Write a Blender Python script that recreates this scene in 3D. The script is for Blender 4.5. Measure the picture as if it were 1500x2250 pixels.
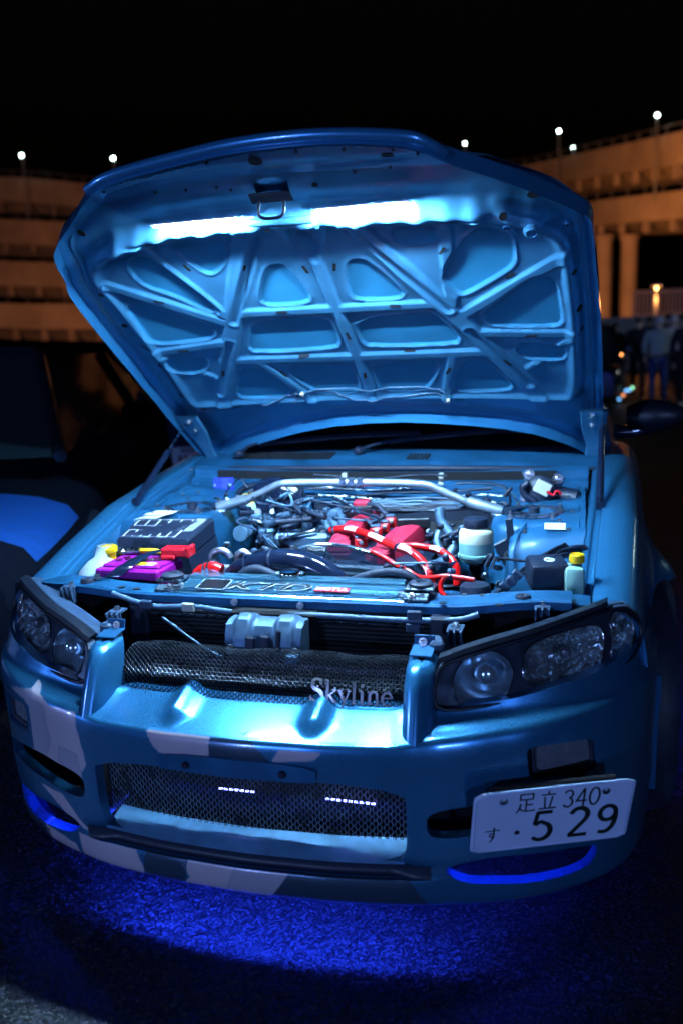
# Night meet: silver coupe with its bonnet up, lit by LED strips, in a car park below an elevated road.
import bpy, bmesh, math, random
import numpy as np
from mathutils import Vector, Matrix

sc = bpy.context.scene
for o in list(bpy.data.objects): bpy.data.objects.remove(o)
COL = sc.collection
random.seed(7)
RNG = np.random.default_rng(7)

# ------------------------------------------------------------------ camera
CAM = np.array([0.673, -1.502, 1.346])
YAW, PITCH, ROLL, FPX = 0.2746, 0.1942, -0.0395, 1889.4     # focal length in pixels of a 1500 x 2250 frame
_f = np.array([-math.sin(YAW) * math.cos(PITCH), math.cos(YAW) * math.cos(PITCH), -math.sin(PITCH)])
_r = np.array([math.cos(YAW), math.sin(YAW), 0.0])
_u = np.cross(_r, _f)
CR = _r * math.cos(ROLL) + _u * math.sin(ROLL)
CU = -_r * math.sin(ROLL) + _u * math.cos(ROLL)
CF = _f
cd = bpy.data.cameras.new('camera')
cam = bpy.data.objects.new('camera', cd)
COL.objects.link(cam)
cd.sensor_fit = 'VERTICAL'; cd.sensor_height = 36.0; cd.sensor_width = 24.0
cd.lens = FPX / 2250 * 36.0
cd.clip_start = 0.05; cd.clip_end = 2000
cd.dof.use_dof = True; cd.dof.focus_distance = 2.15; cd.dof.aperture_fstop = 1.9
cam.matrix_world = Matrix(((CR[0], CU[0], -CF[0], CAM[0]), (CR[1], CU[1], -CF[1], CAM[1]),
                           (CR[2], CU[2], -CF[2], CAM[2]), (0, 0, 0, 1)))
sc.camera = cam

# ------------------------------------------------------------------ night sky, exposure
w = bpy.data.worlds.new('World'); sc.world = w; w.use_nodes = True
nt = w.node_tree; bg = nt.nodes['Background']
sky = nt.nodes.new('ShaderNodeTexSky'); sky.sky_type = 'NISHITA'; sky.sun_disc = False
sky.sun_elevation = math.radians(-4.0); sky.sun_rotation = math.radians(150); sky.altitude = 10
nt.links.new(sky.outputs[0], bg.inputs[0]); bg.inputs[1].default_value = 0.06
sc.view_settings.view_transform = 'Standard'; sc.view_settings.look = 'None'
sc.view_settings.exposure = 0.0; sc.view_settings.gamma = 1.0; sc.view_settings.use_curve_mapping = False
sc.render.engine = 'CYCLES'
sc.cycles.use_denoising = True
sc.cycles.max_bounces = 5; sc.cycles.transparent_max_bounces = 12; sc.cycles.sample_clamp_indirect = 6.0
sc.cycles.caustics_reflective = False; sc.cycles.caustics_refractive = False

def at(px, py, n, d):
    """the point of the plane n.p = d that the photograph shows at pixel (px, py)"""
    n = np.array(n, float)
    D = CR * (px - 750) / FPX - CU * (py - 1125) / FPX + CF
    return CAM + D * ((d - n @ CAM) / (n @ D))
def ax(px, py, x): return at(px, py, (1, 0, 0), x)
def ay(px, py, y): return at(px, py, (0, 1, 0), y)
def az(px, py, z): return at(px, py, (0, 0, 1), z)

# ------------------------------------------------------------------ materials
MATS = {}
def mat(name, col, rough=0.5, metal=0.0, coat=0.0, emit=None, es=0.0, trans=0.0, ior=1.45, spec=0.5, alpha=1.0,
        noise=0.0, nscale=30.0, bump=0.0, bscale=200.0, rvar=0.0, flake=0.0):
    if not emit and not noise: noise = 0.16                      # nothing is one flat colour: wear and grime
    if not emit and not rvar: rvar = 0.06
    m = bpy.data.materials.new(name); m.use_nodes = True
    t = m.node_tree; b = t.nodes['Principled BSDF']
    b.inputs['Base Color'].default_value = (*col, 1); b.inputs['Roughness'].default_value = rough
    b.inputs['Metallic'].default_value = metal; b.inputs['Coat Weight'].default_value = coat
    b.inputs['Coat Roughness'].default_value = 0.14 if name.startswith('paint') else 0.05
    b.inputs['Specular IOR Level'].default_value = spec; b.inputs['IOR'].default_value = ior
    b.inputs['Transmission Weight'].default_value = trans; b.inputs['Alpha'].default_value = alpha
    if emit: b.inputs['Emission Color'].default_value = (*emit, 1); b.inputs['Emission Strength'].default_value = es
    tc = None
    if noise or bump or rvar or flake:
        tc = t.nodes.new('ShaderNodeTexCoord')
    if noise or rvar:
        n = t.nodes.new('ShaderNodeTexNoise'); n.inputs['Scale'].default_value = nscale; n.inputs['Detail'].default_value = 6
        t.links.new(tc.outputs['Object'], n.inputs['Vector'])
        if noise:
            r = t.nodes.new('ShaderNodeValToRGB')
            r.color_ramp.elements[0].position = 0.3; r.color_ramp.elements[1].position = 0.7
            r.color_ramp.elements[0].color = (*[c * (1 - noise) for c in col], 1)
            r.color_ramp.elements[1].color = (*[min(1, c * (1 + noise)) for c in col], 1)
            t.links.new(n.outputs[0], r.inputs[0]); t.links.new(r.outputs[0], b.inputs['Base Color'])
        if rvar:
            mr = t.nodes.new('ShaderNodeMapRange'); mr.inputs[1].default_value = 0.3; mr.inputs[2].default_value = 0.7
            mr.inputs[3].default_value = max(0.02, rough - rvar); mr.inputs[4].default_value = min(1, rough + rvar)
            t.links.new(n.outputs[0], mr.inputs[0]); t.links.new(mr.outputs[0], b.inputs['Roughness'])
    if bump:
        n2 = t.nodes.new('ShaderNodeTexNoise'); n2.inputs['Scale'].default_value = bscale; n2.inputs['Detail'].default_value = 4
        t.links.new(tc.outputs['Object'], n2.inputs['Vector'])
        bm_ = t.nodes.new('ShaderNodeBump'); bm_.inputs['Strength'].default_value = bump; bm_.inputs['Distance'].default_value = 0.002
        t.links.new(n2.outputs[0], bm_.inputs['Height']); t.links.new(bm_.outputs[0], b.inputs['Normal'])
    MATS[name] = m
    return m

mat('paint', (0.035, 0.215, 0.42), 0.29, 0.58, 1.0, noise=0.06, nscale=900, rvar=0.05)
mat('paint_skin_inside', (0.030, 0.215, 0.365), 0.5, 0.2, spec=0.25, noise=0.12, nscale=9)
mat('paint_inner', (0.060, 0.225, 0.37), 0.40, 0.5, 0.15, spec=0.3, noise=0.14, nscale=14, bump=0.10, bscale=60, rvar=0.08)
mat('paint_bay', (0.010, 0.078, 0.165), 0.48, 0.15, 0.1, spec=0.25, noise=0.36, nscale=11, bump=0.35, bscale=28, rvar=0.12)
mat('black', (0.008, 0.014, 0.030), 0.45, noise=0.2, nscale=60)
mat('black_gloss', (0.006, 0.010, 0.024), 0.12, coat=0.6, rvar=0.05)
mat('rubber', (0.010, 0.016, 0.032), 0.6, bump=0.2, bscale=150)
mat('black_trim', (0.004, 0.007, 0.014), 0.4)
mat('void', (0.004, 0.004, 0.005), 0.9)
mat('grey_plastic', (0.025, 0.05, 0.09), 0.5, noise=0.15, nscale=40, bump=0.1)
mat('steel', (0.30, 0.38, 0.45), 0.3, 1.0, noise=0.12, nscale=60, rvar=0.12)
mat('cast_alu', (0.085, 0.15, 0.22), 0.5, 0.7, noise=0.2, nscale=50, bump=0.25, bscale=120)
mat('bar_metal', (0.55, 0.66, 0.74), 0.34, 0.85, rvar=0.06)
mat('chrome', (0.82, 0.83, 0.85), 0.07, 1.0, rvar=0.04, nscale=20)
mat('reflector', (0.60, 0.78, 0.88), 0.14, 0.82)
mat('reflector_facet', (0.78, 0.88, 0.95), 0.10, 0.93)
mat('bolt', (0.6, 0.6, 0.6), 0.3, 1.0)
mat('red_hose', (0.62, 0.006, 0.006), 0.22, coat=0.6)
mat('red_cover', (0.42, 0.005, 0.03), 0.65, bump=0.5, bscale=500)
mat('red_plastic', (0.75, 0.01, 0.02), 0.25, coat=0.3)
mat('coil_red', (0.6, 0.015, 0.02), 0.35)
mat('purple', (0.30, 0.006, 0.24), 0.38, noise=0.12)
mat('purple_dark', (0.09, 0.003, 0.045), 0.5, noise=0.12)
mat('yellow', (0.70, 0.40, 0.005), 0.4, noise=0.06)
mat('yellow_label', (0.80, 0.45, 0.01), 0.5)
mat('white_tank', (0.36, 0.42, 0.42), 0.45, noise=0.06, nscale=8, spec=0.4)
mat('cream_tank', (0.50, 0.52, 0.38), 0.4, noise=0.05, nscale=8)
mat('fluid_tank', (0.16, 0.34, 0.32), 0.35)
mat('green_tank', (0.25, 0.45, 0.34), 0.4)
mat('label_white', (0.60, 0.62, 0.60), 0.5, noise=0.12, nscale=150)
mat('label_print', (0.70, 0.74, 0.74), 0.6)
mat('plate_white', (0.40, 0.48, 0.64), 0.42, noise=0.05, nscale=12)
mat('plate_ink', (0.006, 0.014, 0.012), 0.4)
mat('connector', (0.5, 0.5, 0.4), 0.5)
mat('wire_blue', (0.06, 0.12, 0.18), 0.4)
mat('id_blue', (0.03, 0.05, 0.5), 0.4)
mat('id_print', (0.2, 0.3, 0.7), 0.4)
mat('mesh_wire', (0.035, 0.04, 0.05), 0.3, 0.6)
mat('mesh_wire_low', (0.10, 0.14, 0.20), 0.3, 0.5)
mat('tray', (0.16, 0.40, 0.62), 0.4, 0.2, coat=0.3)
mat('bezel', (0.02, 0.035, 0.055), 0.2, 0.3, coat=0.5)
mat('badge', (0.72, 0.68, 0.70), 0.25, 0.8)
mat('fin', (0.02, 0.022, 0.024), 0.5, 0.5)
mat('lens_dark', (0.11, 0.12, 0.14), 0.25, coat=0.5, alpha=0.85)
mat('windscreen', (0.004, 0.005, 0.006), 0.06, spec=0.5)
mat('led', (1, 1, 1), 0.5, emit=(0.38, 0.66, 1.0), es=7600.0)
mat('led_under', (1, 1, 1), 0.5, emit=(0.012, 0.040, 1.0), es=720.0)
mat('led_under_side', (1, 1, 1), 0.5, emit=(0.012, 0.040, 1.0), es=85.0)
mat('led_dot', (1, 1, 1), 0.5, emit=(0.22, 0.26, 1.0), es=9.0)
mat('sticker_red', (0.5, 0.02, 0.03), 0.4)
mat('sticker_black', (0.01, 0.01, 0.012), 0.3)
mat('pearl_panel', (0.10, 0.30, 0.42), 0.24, 0.7, coat=0.8, noise=0.35, nscale=5)
mat('foil', (0.6, 0.62, 0.65), 0.35, 1.0, bump=0.8, bscale=120)

def clear(name, tint, rough=0.02, ior=1.5, body=0.0, bcol=(.1, .12, .14)):
    """thin clear plastic: see-through with a Fresnel reflection, body = share of milky pigment"""
    m = bpy.data.materials.new(name); m.use_nodes = True; t = m.node_tree; t.nodes.clear()
    o = t.nodes.new('ShaderNodeOutputMaterial'); tr = t.nodes.new('ShaderNodeBsdfTransparent'); tr.inputs[0].default_value = (*tint, 1)
    gl = t.nodes.new('ShaderNodeBsdfGlossy'); gl.inputs['Roughness'].default_value = rough
    fr = t.nodes.new('ShaderNodeFresnel'); ge = t.nodes.new('ShaderNodeNewGeometry'); mr = t.nodes.new('ShaderNodeMapRange'); mr.inputs[3].default_value = ior; mr.inputs[4].default_value = 1 / ior
    t.links.new(ge.outputs['Backfacing'], mr.inputs[0]); t.links.new(mr.outputs[0], fr.inputs[0])
    mx = t.nodes.new('ShaderNodeMixShader'); t.links.new(fr.outputs[0], mx.inputs[0]); t.links.new(tr.outputs[0], mx.inputs[1]); t.links.new(gl.outputs[0], mx.inputs[2])
    last = mx
    if body:
        df = t.nodes.new('ShaderNodeBsdfDiffuse'); df.inputs[0].default_value = (*bcol, 1); m2 = t.nodes.new('ShaderNodeMixShader'); m2.inputs[0].default_value = body
        t.links.new(mx.outputs[0], m2.inputs[1]); t.links.new(df.outputs[0], m2.inputs[2]); last = m2
    t.links.new(last.outputs[0], o.inputs[0]); MATS[name] = m
clear('glass', (.93, .96, .98), .015, 1.55)
clear('clear_cover', (.72, .82, .88), .06, 1.5, .25, (.10, .18, .26))

# ------------------------------------------------------------------ mesh helpers
def link(name, verts, faces, m, parent=None, smooth=35, attrs=None):
    me = bpy.data.meshes.new(name)
    me.from_pydata([tuple(map(float, v)) for v in verts], [], [tuple(map(int, f)) for f in faces])
    me.materials.append(MATS[m] if isinstance(m, str) else m)
    if smooth:
        me.polygons.foreach_set('use_smooth', [True] * len(me.polygons))
        me.set_sharp_from_angle(angle=math.radians(smooth))
    if attrs is not None:
        a = me.color_attributes.new('mask', 'FLOAT_COLOR', 'POINT')
        a.data.foreach_set('color', np.asarray(attrs, np.float32).ravel())
    me.update()
    o = bpy.data.objects.new(name, me); COL.objects.link(o)
    if parent: o.parent = parent
    return o
def thing(name, label, cat, group=None, loc=(0, 0, 0)):
    o = bpy.data.objects.new(name, None); COL.objects.link(o); o.location = loc
    o['label'] = label; o['category'] = cat
    if group: o['group'] = group
    return o
def tag(o, label, cat, group=None):
    o['label'] = label; o['category'] = cat
    if group: o['group'] = group
    return o
def V3(*a): return np.array(a, float)
def unit(v): v = np.asarray(v, float); return v / (np.linalg.norm(v) + 1e-12)
def catmull(pts, n=8, closed=False):
    P = np.asarray(pts, float); N = len(P)
    if N < 3: return np.array([P[0] + (P[-1] - P[0]) * t for t in np.linspace(0, 1, n + 1)])
    out = []
    for i in range(N if closed else N - 1):
        if closed: p0, p1, p2, p3 = P[(i - 1) % N], P[i], P[(i + 1) % N], P[(i + 2) % N]
        else:
            p1, p2 = P[i], P[i + 1]
            p0 = P[i - 1] if i > 0 else 2 * p1 - p2
            p3 = P[i + 2] if i + 2 < N else 2 * p2 - p1
        for k in range(n):
            t = k / n
            out.append(0.5 * (2 * p1 + (p2 - p0) * t + (2 * p0 - 5 * p1 + 4 * p2 - p3) * t * t + (3 * p1 - p0 - 3 * p2 + p3) * t ** 3))
    if not closed: out.append(P[-1])
    return np.array(out)

class MB:
    def __init__(self): self.v = []; self.f = []
    def add(self, V, F):
        b = len(self.v); self.v += [tuple(p) for p in V]; self.f += [tuple(i + b for i in f) for f in F]; return self
    def box(self, c, s, R=None, bev=0.0, seg=1):
        """box centred at c, size s, R = 3x3 with the box axes as columns, edges chamfered by bev"""
        c = np.asarray(c, float); s = np.asarray(s, float) / 2; R = np.eye(3) if R is None else np.asarray(R)
        if bev <= 0:
            V = [c + R @ (s * np.array(k)) for k in ((-1,-1,-1),(1,-1,-1),(1,1,-1),(-1,1,-1),(-1,-1,1),(1,-1,1),(1,1,1),(-1,1,1))]
            return self.add(V, ((0,3,2,1),(4,5,6,7),(0,1,5,4),(1,2,6,5),(2,3,7,6),(3,0,4,7)))
        bm = bmesh.new(); bmesh.ops.create_cube(bm, size=2.0)
        for v in bm.verts: v.co = Vector((v.co.x * s[0], v.co.y * s[1], v.co.z * s[2]))
        bmesh.ops.bevel(bm, geom=bm.edges[:], offset=min(bev, min(s) * 0.98), segments=seg, profile=0.5, affect='EDGES')
        bm.verts.index_update()
        V = [c + R @ np.array(v.co) for v in bm.verts]; F = [[v.index for v in f.verts] for f in bm.faces]; bm.free()
        return self.add(V, F)
    def tube(self, pts, r, n=10, cap=True, closed=False, flat=None):
        P = np.asarray(pts, float); N = len(P)
        rr = np.full(N, r) if np.isscalar(r) else np.interp(np.linspace(0, 1, N), np.linspace(0, 1, len(r)), r)
        T = np.gradient(P, axis=0)
        if closed: T = np.roll(P, -1, 0) - np.roll(P, 1, 0)
        T /= np.linalg.norm(T, axis=1)[:, None] + 1e-12
        a = np.array([0, 0, 1.0]) if abs(T[0][2]) < 0.9 else np.array([1.0, 0, 0])
        nrm = unit(np.cross(T[0], a)); V = []
        for i in range(N):
            nrm = unit(nrm - T[i] * (nrm @ T[i])); b = np.cross(T[i], nrm)
            for k in range(n):
                an = 2 * math.pi * k / n
                e = (1, 1) if flat is None else flat
                V.append(P[i] + rr[i] * (math.cos(an) * nrm * e[0] + math.sin(an) * b * e[1]))
        F = []
        for i in range(N if closed else N - 1):
            j = (i + 1) % N
            for k in range(n):
                k2 = (k + 1) % n; F.append((i * n + k, i * n + k2, j * n + k2, j * n + k))
        if cap and not closed: F.append(tuple(range(n - 1, -1, -1))); F.append(tuple((N - 1) * n + k for k in range(n)))
        return self.add(V, F)
    def lathe(self, prof, c, axis=(0, 0, 1), n=24, cap=(True, True), arc=None):
        """prof: (radius, height) pairs turned about axis through c"""
        c = np.asarray(c, float); ax_ = unit(axis); a = np.array([1.0, 0, 0]) if abs(ax_[0]) < 0.9 else np.array([0, 1.0, 0])
        e1 = unit(np.cross(ax_, a)); e2 = np.cross(ax_, e1); V = []
        for (r, h) in prof:
            for k in range(n):
                an = 2 * math.pi * k / n; V.append(c + ax_ * h + r * (math.cos(an) * e1 + math.sin(an) * e2))
        F = []
        for i in range(len(prof) - 1):
            for k in range(n): k2 = (k + 1) % n; F.append((i * n + k, i * n + k2, (i + 1) * n + k2, (i + 1) * n + k))
        if cap[0]: F.append(tuple(range(n - 1, -1, -1)))
        if cap[1]: F.append(tuple((len(prof) - 1) * n + k for k in range(n)))
        return self.add(V, F)
    def prism(self, poly, d, both=True):
        """closed polygon of 3-D points pushed along the vector d"""
        P = np.asarray(poly, float); n = len(P); V = list(P) + list(P + np.asarray(d, float))
        F = [tuple(range(n - 1, -1, -1)), tuple(range(n, 2 * n))] + [(i, (i + 1) % n, n + (i + 1) % n, n + i) for i in range(n)]
        return self.add(V, F)
    def grid(self, G, closed_u=False):
        G = np.asarray(G, float); a, b = G.shape[:2]; F = []
        for i in range(a if closed_u else a - 1):
            for j in range(b - 1): F.append((i * b + j, ((i + 1) % a) * b + j, ((i + 1) % a) * b + j + 1, i * b + j + 1))
        return self.add(G.reshape(-1, 3), F)
    def build(self, name, m, parent=None, smooth=35): return link(name, self.v, self.f, m, parent, smooth)

def frame(z, x=(1, 0, 0)):
    z = unit(z); x = np.asarray(x, float); x = unit(x - z * (x @ z)); return np.stack([x, np.cross(z, x), z], 1)
def rotz(a): return np.array([[math.cos(a), -math.sin(a), 0], [math.sin(a), math.cos(a), 0], [0, 0, 1.0]])
def rotx(a): return np.array([[1, 0, 0], [0, math.cos(a), -math.sin(a)], [0, math.sin(a), math.cos(a)]])
def roty(a): return np.array([[math.cos(a), 0, math.sin(a)], [0, 1.0, 0], [-math.sin(a), 0, math.cos(a)]])

# signed distances (negative inside), arrays in and out
def chaikin(p, n=2, t=0.25):
    p = np.asarray(p, float)
    for _ in range(n):
        q = np.roll(p, -1, 0); p = np.stack([p * (1 - t) + q * t, p * t + q * (1 - t)], 1).reshape(-1, p.shape[1])
    return p
def sd_poly(X, Y, p):
    p = np.asarray(p, float); d = np.full(X.shape, 1e9); s = np.zeros(X.shape, bool)
    for i in range(len(p)):
        a, b = p[i], p[(i + 1) % len(p)]; e = b - a
        wx, wy = X - a[0], Y - a[1]
        t = np.clip((wx * e[0] + wy * e[1]) / (e @ e + 1e-15), 0, 1)
        d = np.minimum(d, (wx - e[0] * t) ** 2 + (wy - e[1] * t) ** 2)
        c = (a[1] <= Y) != (b[1] <= Y)
        with np.errstate(divide='ignore', invalid='ignore'):
            xi = a[0] + (Y - a[1]) * e[0] / (e[1] if abs(e[1]) > 1e-15 else 1e-15)
        s ^= c & (X < xi)
    d = np.sqrt(d); return np.where(s, -d, d)
def sd_seg(X, Y, a, b, r=0.0):
    e = np.asarray(b, float) - np.asarray(a, float); wx, wy = X - a[0], Y - a[1]
    t = np.clip((wx * e[0] + wy * e[1]) / (e @ e + 1e-15), 0, 1)
    return np.hypot(wx - e[0] * t, wy - e[1] * t) - r
def sd_path(X, Y, pts, r=0.0):
    d = np.full(X.shape, 1e9)
    for a, b in zip(pts[:-1], pts[1:]): d = np.minimum(d, sd_seg(X, Y, a, b))
    return d - r
def sst(a, b, x): t = np.clip((x - a) / (b - a), 0, 1); return t * t * (3 - 2 * t)

def skin(fn, us, vs, keep, h, thick=0.0, tdir=None):
    """trimmed surface patch: fn(U,V) -> (...,3); keep(U,V) > 0 stays. Returns verts, faces, (U,V) of the verts."""
    U, V = np.meshgrid(us, vs, indexing='ij'); U = U.copy(); V = V.copy(); e = 1e-4
    for _ in range(2):
        d = keep(U, V); gu = (keep(U + e, V) - d) / e; gv = (keep(U, V + e) - d) / e; g2 = gu * gu + gv * gv + 1e-9
        if _ == 0: near = np.abs(d) < 0.55 * h * np.maximum(np.abs(gu), np.abs(gv))
        st = np.clip(d / g2, -h, h)
        U[near] -= (st * gu)[near]; V[near] -= (st * gv)[near]
    d = np.where(near, 0.0, d)
    P = fn(U, V); a, b = U.shape; idx = np.arange(a * b).reshape(a, b)
    q = np.stack([idx[:-1, :-1], idx[1:, :-1], idx[1:, 1:], idx[:-1, 1:]], -1).reshape(-1, 4)
    D = d.ravel(); dq = D[q]
    use13 = (dq[:, 1] == 0) & (dq[:, 3] == 0) & (dq[:, 0] * dq[:, 2] < 0)
    keepq = (dq >= 0).all(1) & (dq > 0).any(1)
    rest = ~keepq & (dq > 0).any(1)
    quads = q[keepq]
    r = q[rest]; u13 = use13[rest]
    t1 = np.where(u13[:, None], r[:, [0, 1, 3]], r[:, [0, 1, 2]]); t2 = np.where(u13[:, None], r[:, [1, 2, 3]], r[:, [0, 2, 3]])
    tri = np.concatenate([t1, t2]) if len(r) else np.zeros((0, 3), int)
    if len(tri): dt = D[tri]; tri = tri[(dt >= 0).all(1) & (dt > 0).any(1)]
    faces = [tuple(x) for x in quads] + [tuple(x) for x in tri]
    used = np.zeros(a * b, bool)
    for f in (quads, tri):
        if len(f): used[f.ravel()] = True
    remap = np.cumsum(used) - 1
    faces = [tuple(remap[i] for i in f) for f in faces]
    P = P.reshape(-1, 3)[used]; UV = np.stack([U.ravel()[used], V.ravel()[used]], 1)
    if thick:
        cnt = {}
        for f in faces:
            for i in range(len(f)):
                x, y = f[i], f[(i + 1) % len(f)]; cnt[(x, y)] = cnt.get((x, y), 0) + 1
        bd = [k for k in cnt if (k[1], k[0]) not in cnt]
        bv = sorted({i for k in bd for i in k}); m = {v: len(P) + i for i, v in enumerate(bv)}
        off = tdir(P[bv], UV[bv]) * thick
        P = np.concatenate([P, P[bv] + off]); UV = np.concatenate([UV, UV[bv]])
        faces += [(y, x, m[x], m[y]) for x, y in bd]
    return P, faces, UV
# ------------------------------------------------------------------ bumper surface: plan curve + vertical profile
PLAN = np.array([(0, .004), (.106, .008), (.2, .014), (.348, .036), (.45, .072), (.527, .11), (.589, .143), (.66, .195),
                 (.74, .27), (.795, .35), (.83, .43), (.852, .53), (.862, .66)])
_pd = np.concatenate([[(-.2, .014), (-.106, .008)], PLAN])
_pc = catmull(_pd, 12)[24:]
_ps = np.r_[0, np.cumsum(np.hypot(*np.diff(_pc, axis=0).T))]
SMAX = _ps[-1]
def plan(s):
    a = np.abs(s); x = np.interp(a, _ps, _pc[:, 0]); y = np.interp(a, _ps, _pc[:, 1])
    e = .01; tx = np.interp(a + e, _ps, _pc[:, 0]) - np.interp(np.maximum(a - e, 0), _ps, _pc[:, 0])
    ty = np.interp(a + e, _ps, _pc[:, 1]) - np.interp(np.maximum(a - e, 0), _ps, _pc[:, 1])
    l = np.hypot(tx, ty) + 1e-9; sg = np.where(s < 0, -1, 1)
    return x * sg, y, ty / l * sg, -tx / l          # point, outward normal
def s_of_x(x): return np.interp(abs(x), _pc[:, 0], _ps)
def plan_y(x): return np.interp(np.abs(x), _pc[:, 0], _pc[:, 1])
# rows: (z, outward offset) at the stations |x|
_ST = [0, .32, .37, .41, .55, .70, .80, .862]
_RW = {
 0:    [(0.202,-.043),(0.190,-.040),(0.198,-.022),(0.225,-.012),(.262,-.010),(.272,-.030),(.292,-.030),(.315,-.012),(.40,-.006),(.48,.0),(.540,.006),(.558,.003),(.563,-.008),(.5715,-.035),(.590,-.10),(.596,-.125)],
 .32:  [(0.202,-.043),(0.190,-.040),(0.198,-.022),(0.225,-.012),(.262,-.010),(.272,-.030),(.292,-.030),(.315,-.012),(.40,-.006),(.48,.0),(.540,.006),(.558,.003),(.563,-.008),(.5715,-.035),(.589,-.09),(.596,-.115)],
 .37:  [(0.201,-.043),(0.189,-.040),(0.197,-.022),(0.224,-.012),(.262,-.006),(.272,-.012),(.292,-.012),(.315,-.006),(.40,-.002),(.48,.002),(.540,.006),(.560,.003),(.570,-.008),(.577,-.030),(.588,-.06),(.598,-.08)],
 .41:  [(0.199,-.043),(0.187,-.040),(0.195,-.022),(0.222,-.012),(.262,-.006),(.272,-.006),(.292,-.004),(.315,-.002),(.40,.0),(.48,.004),(.545,.008),(.566,.004),(.575,-.008),(.580,-.030),(.592,-.05),(.606,-.06)],
 .55:  [(0.184,-.043),(0.172,-.040),(0.180,-.022),(0.207,-.012),(.262,-.008),(.272,-.006),(.292,-.004),(.315,-.002),(.40,.0),(.48,.004),(.550,.008),(.572,.003),(.580,-.010),(.586,-.030),(.598,-.042),(.618,-.050)],
 .70:  [(0.172,-.043),(0.160,-.040),(0.168,-.022),(0.195,-.012),(.262,-.010),(.272,-.006),(.292,-.004),(.315,-.002),(.40,.0),(.48,.004),(.555,.006),(.577,.001),(.588,-.008),(.596,-.018),(.612,-.026),(.638,-.034)],
 .80:  [(0.160,-.043),(0.148,-.040),(0.156,-.022),(0.183,-.012),(.262,-.010),(.272,-.006),(.292,-.004),(.315,-.002),(.40,.0),(.48,.003),(.560,.004),(.585,.0),(.598,-.006),(.608,-.012),(.628,-.018),(.662,-.024)],
 .862: [(0.160,-.043),(0.148,-.040),(0.156,-.022),(0.183,-.012),(.262,-.006),(.272,-.004),(.292,-.002),(.315,-.0),(.40,.0),(.48,.003),(.560,.003),(.588,.0),(.602,-.004),(.614,-.008),(.640,-.012),(.680,-.016)]}
_RA = np.array([_RW[k] for k in _ST])                       # station x row x (z, o)
_RA[:, 11] = _RA[:, 12] + (_RA[:, 11] - _RA[:, 12]) * .5; _RA[:, 11, 1] += .003          # tighten the creases
_RA[:, 5, 0] = _RA[:, 4, 0] + (_RA[:, 5, 0] - _RA[:, 4, 0]) * .45
_SS = np.array([s_of_x(k) for k in _ST])
_TV = np.r_[0, np.cumsum(np.hypot(*np.diff(_RA[1], axis=0).T))]
TMAX = _TV[-1]
_tf = np.linspace(0, TMAX, 400)
def _rowcurve(A):      # smooth each station's rows over t
    P = catmull(A, 16); k = np.linspace(0, len(A) - 1, len(P)); tt = np.interp(k, np.arange(len(A)), _TV)
    return np.stack([np.interp(_tf, tt, P[:, 0]), np.interp(_tf, tt, P[:, 1])], 1)
_RC = np.array([_rowcurve(a) for a in _RA])                 # station x 400 x 2
def bumper(s, t):
    s = np.asarray(s, float); t = np.asarray(t, float)
    x, y, nx, ny = plan(s); a = np.abs(s)
    k = np.clip(np.searchsorted(_SS, a, side='right') - 1, 0, len(_SS) - 2)
    f = np.clip((a - _SS[k]) / (_SS[k + 1] - _SS[k]), 0, 1); f = f * f * (3 - 2 * f) * .5 + f * .5
    j = np.clip(t / TMAX, 0, 1) * 399; j0 = np.clip(j.astype(int), 0, 398); g = j - j0
    def look(c): return (1 - f) * ((1 - g) * _RC[k, j0, c] + g * _RC[k, j0 + 1, c]) + f * ((1 - g) * _RC[k + 1, j0, c] + g * _RC[k + 1, j0 + 1, c])
    z, o = look(0), look(1)
    xx = np.abs(x + nx * o); f_ = np.clip((-o - .012) / .04, 0, 1)      # two pressed ribs on the shelf
    z = z + .021 * np.exp(-((xx - .156) / (.009 + .016 * f_)) ** 2) * f_ * f_ * (3 - 2 * f_) * (z > .56)
    return np.stack([x + nx * o, y + ny * o, z], -1)
# ------------------------------------------------------------------ the ground and the car
GZ = 0.04
car = thing('car', 'silver two-door car with raised bonnet, blue LED glow and white number plate', 'car', loc=(0, 0, 0))

# painted camouflage: a colour mask per vertex (r = tan patch, g = dark patch)
def camo_material():
    m = MATS['paint'].copy(); m.name = 'paint_camo'; t = m.node_tree; b = t.nodes['Principled BSDF']
    src = b.inputs['Base Color'].links[0].from_socket
    at_ = t.nodes.new('ShaderNodeVertexColor'); at_.layer_name = 'mask'
    sp = t.nodes.new('ShaderNodeSeparateColor'); t.links.new(at_.outputs[0], sp.inputs[0])
    prev = src
    for k, c in ((0, (0.46, 0.38, 0.42)), (1, (0.06, 0.11, 0.18)), (2, (0.34, 0.32, 0.38))):
        th = t.nodes.new('ShaderNodeMapRange'); th.inputs[1].default_value = 0.42; th.inputs[2].default_value = 0.58
        t.links.new(sp.outputs[k], th.inputs[0])
        mx = t.nodes.new('ShaderNodeMix'); mx.data_type = 'RGBA'; mx.inputs[7].default_value = (*c, 1)
        t.links.new(th.outputs[0], mx.inputs[0]); t.links.new(prev, mx.inputs[6]); prev = mx.outputs[2]
    t.links.new(prev, b.inputs['Base Color'])
    fac = t.nodes.new('ShaderNodeMath'); fac.operation = 'MAXIMUM'; t.links.new(sp.outputs[0], fac.inputs[0]); t.links.new(sp.outputs[2], fac.inputs[1])
    mm = t.nodes.new('ShaderNodeMapRange'); mm.inputs[3].default_value = 0.75; mm.inputs[4].default_value = 0.15
    t.links.new(fac.outputs[0], mm.inputs[0]); t.links.new(mm.outputs[0], b.inputs['Metallic'])
    MATS['paint_camo'] = m
camo_material()

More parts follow.
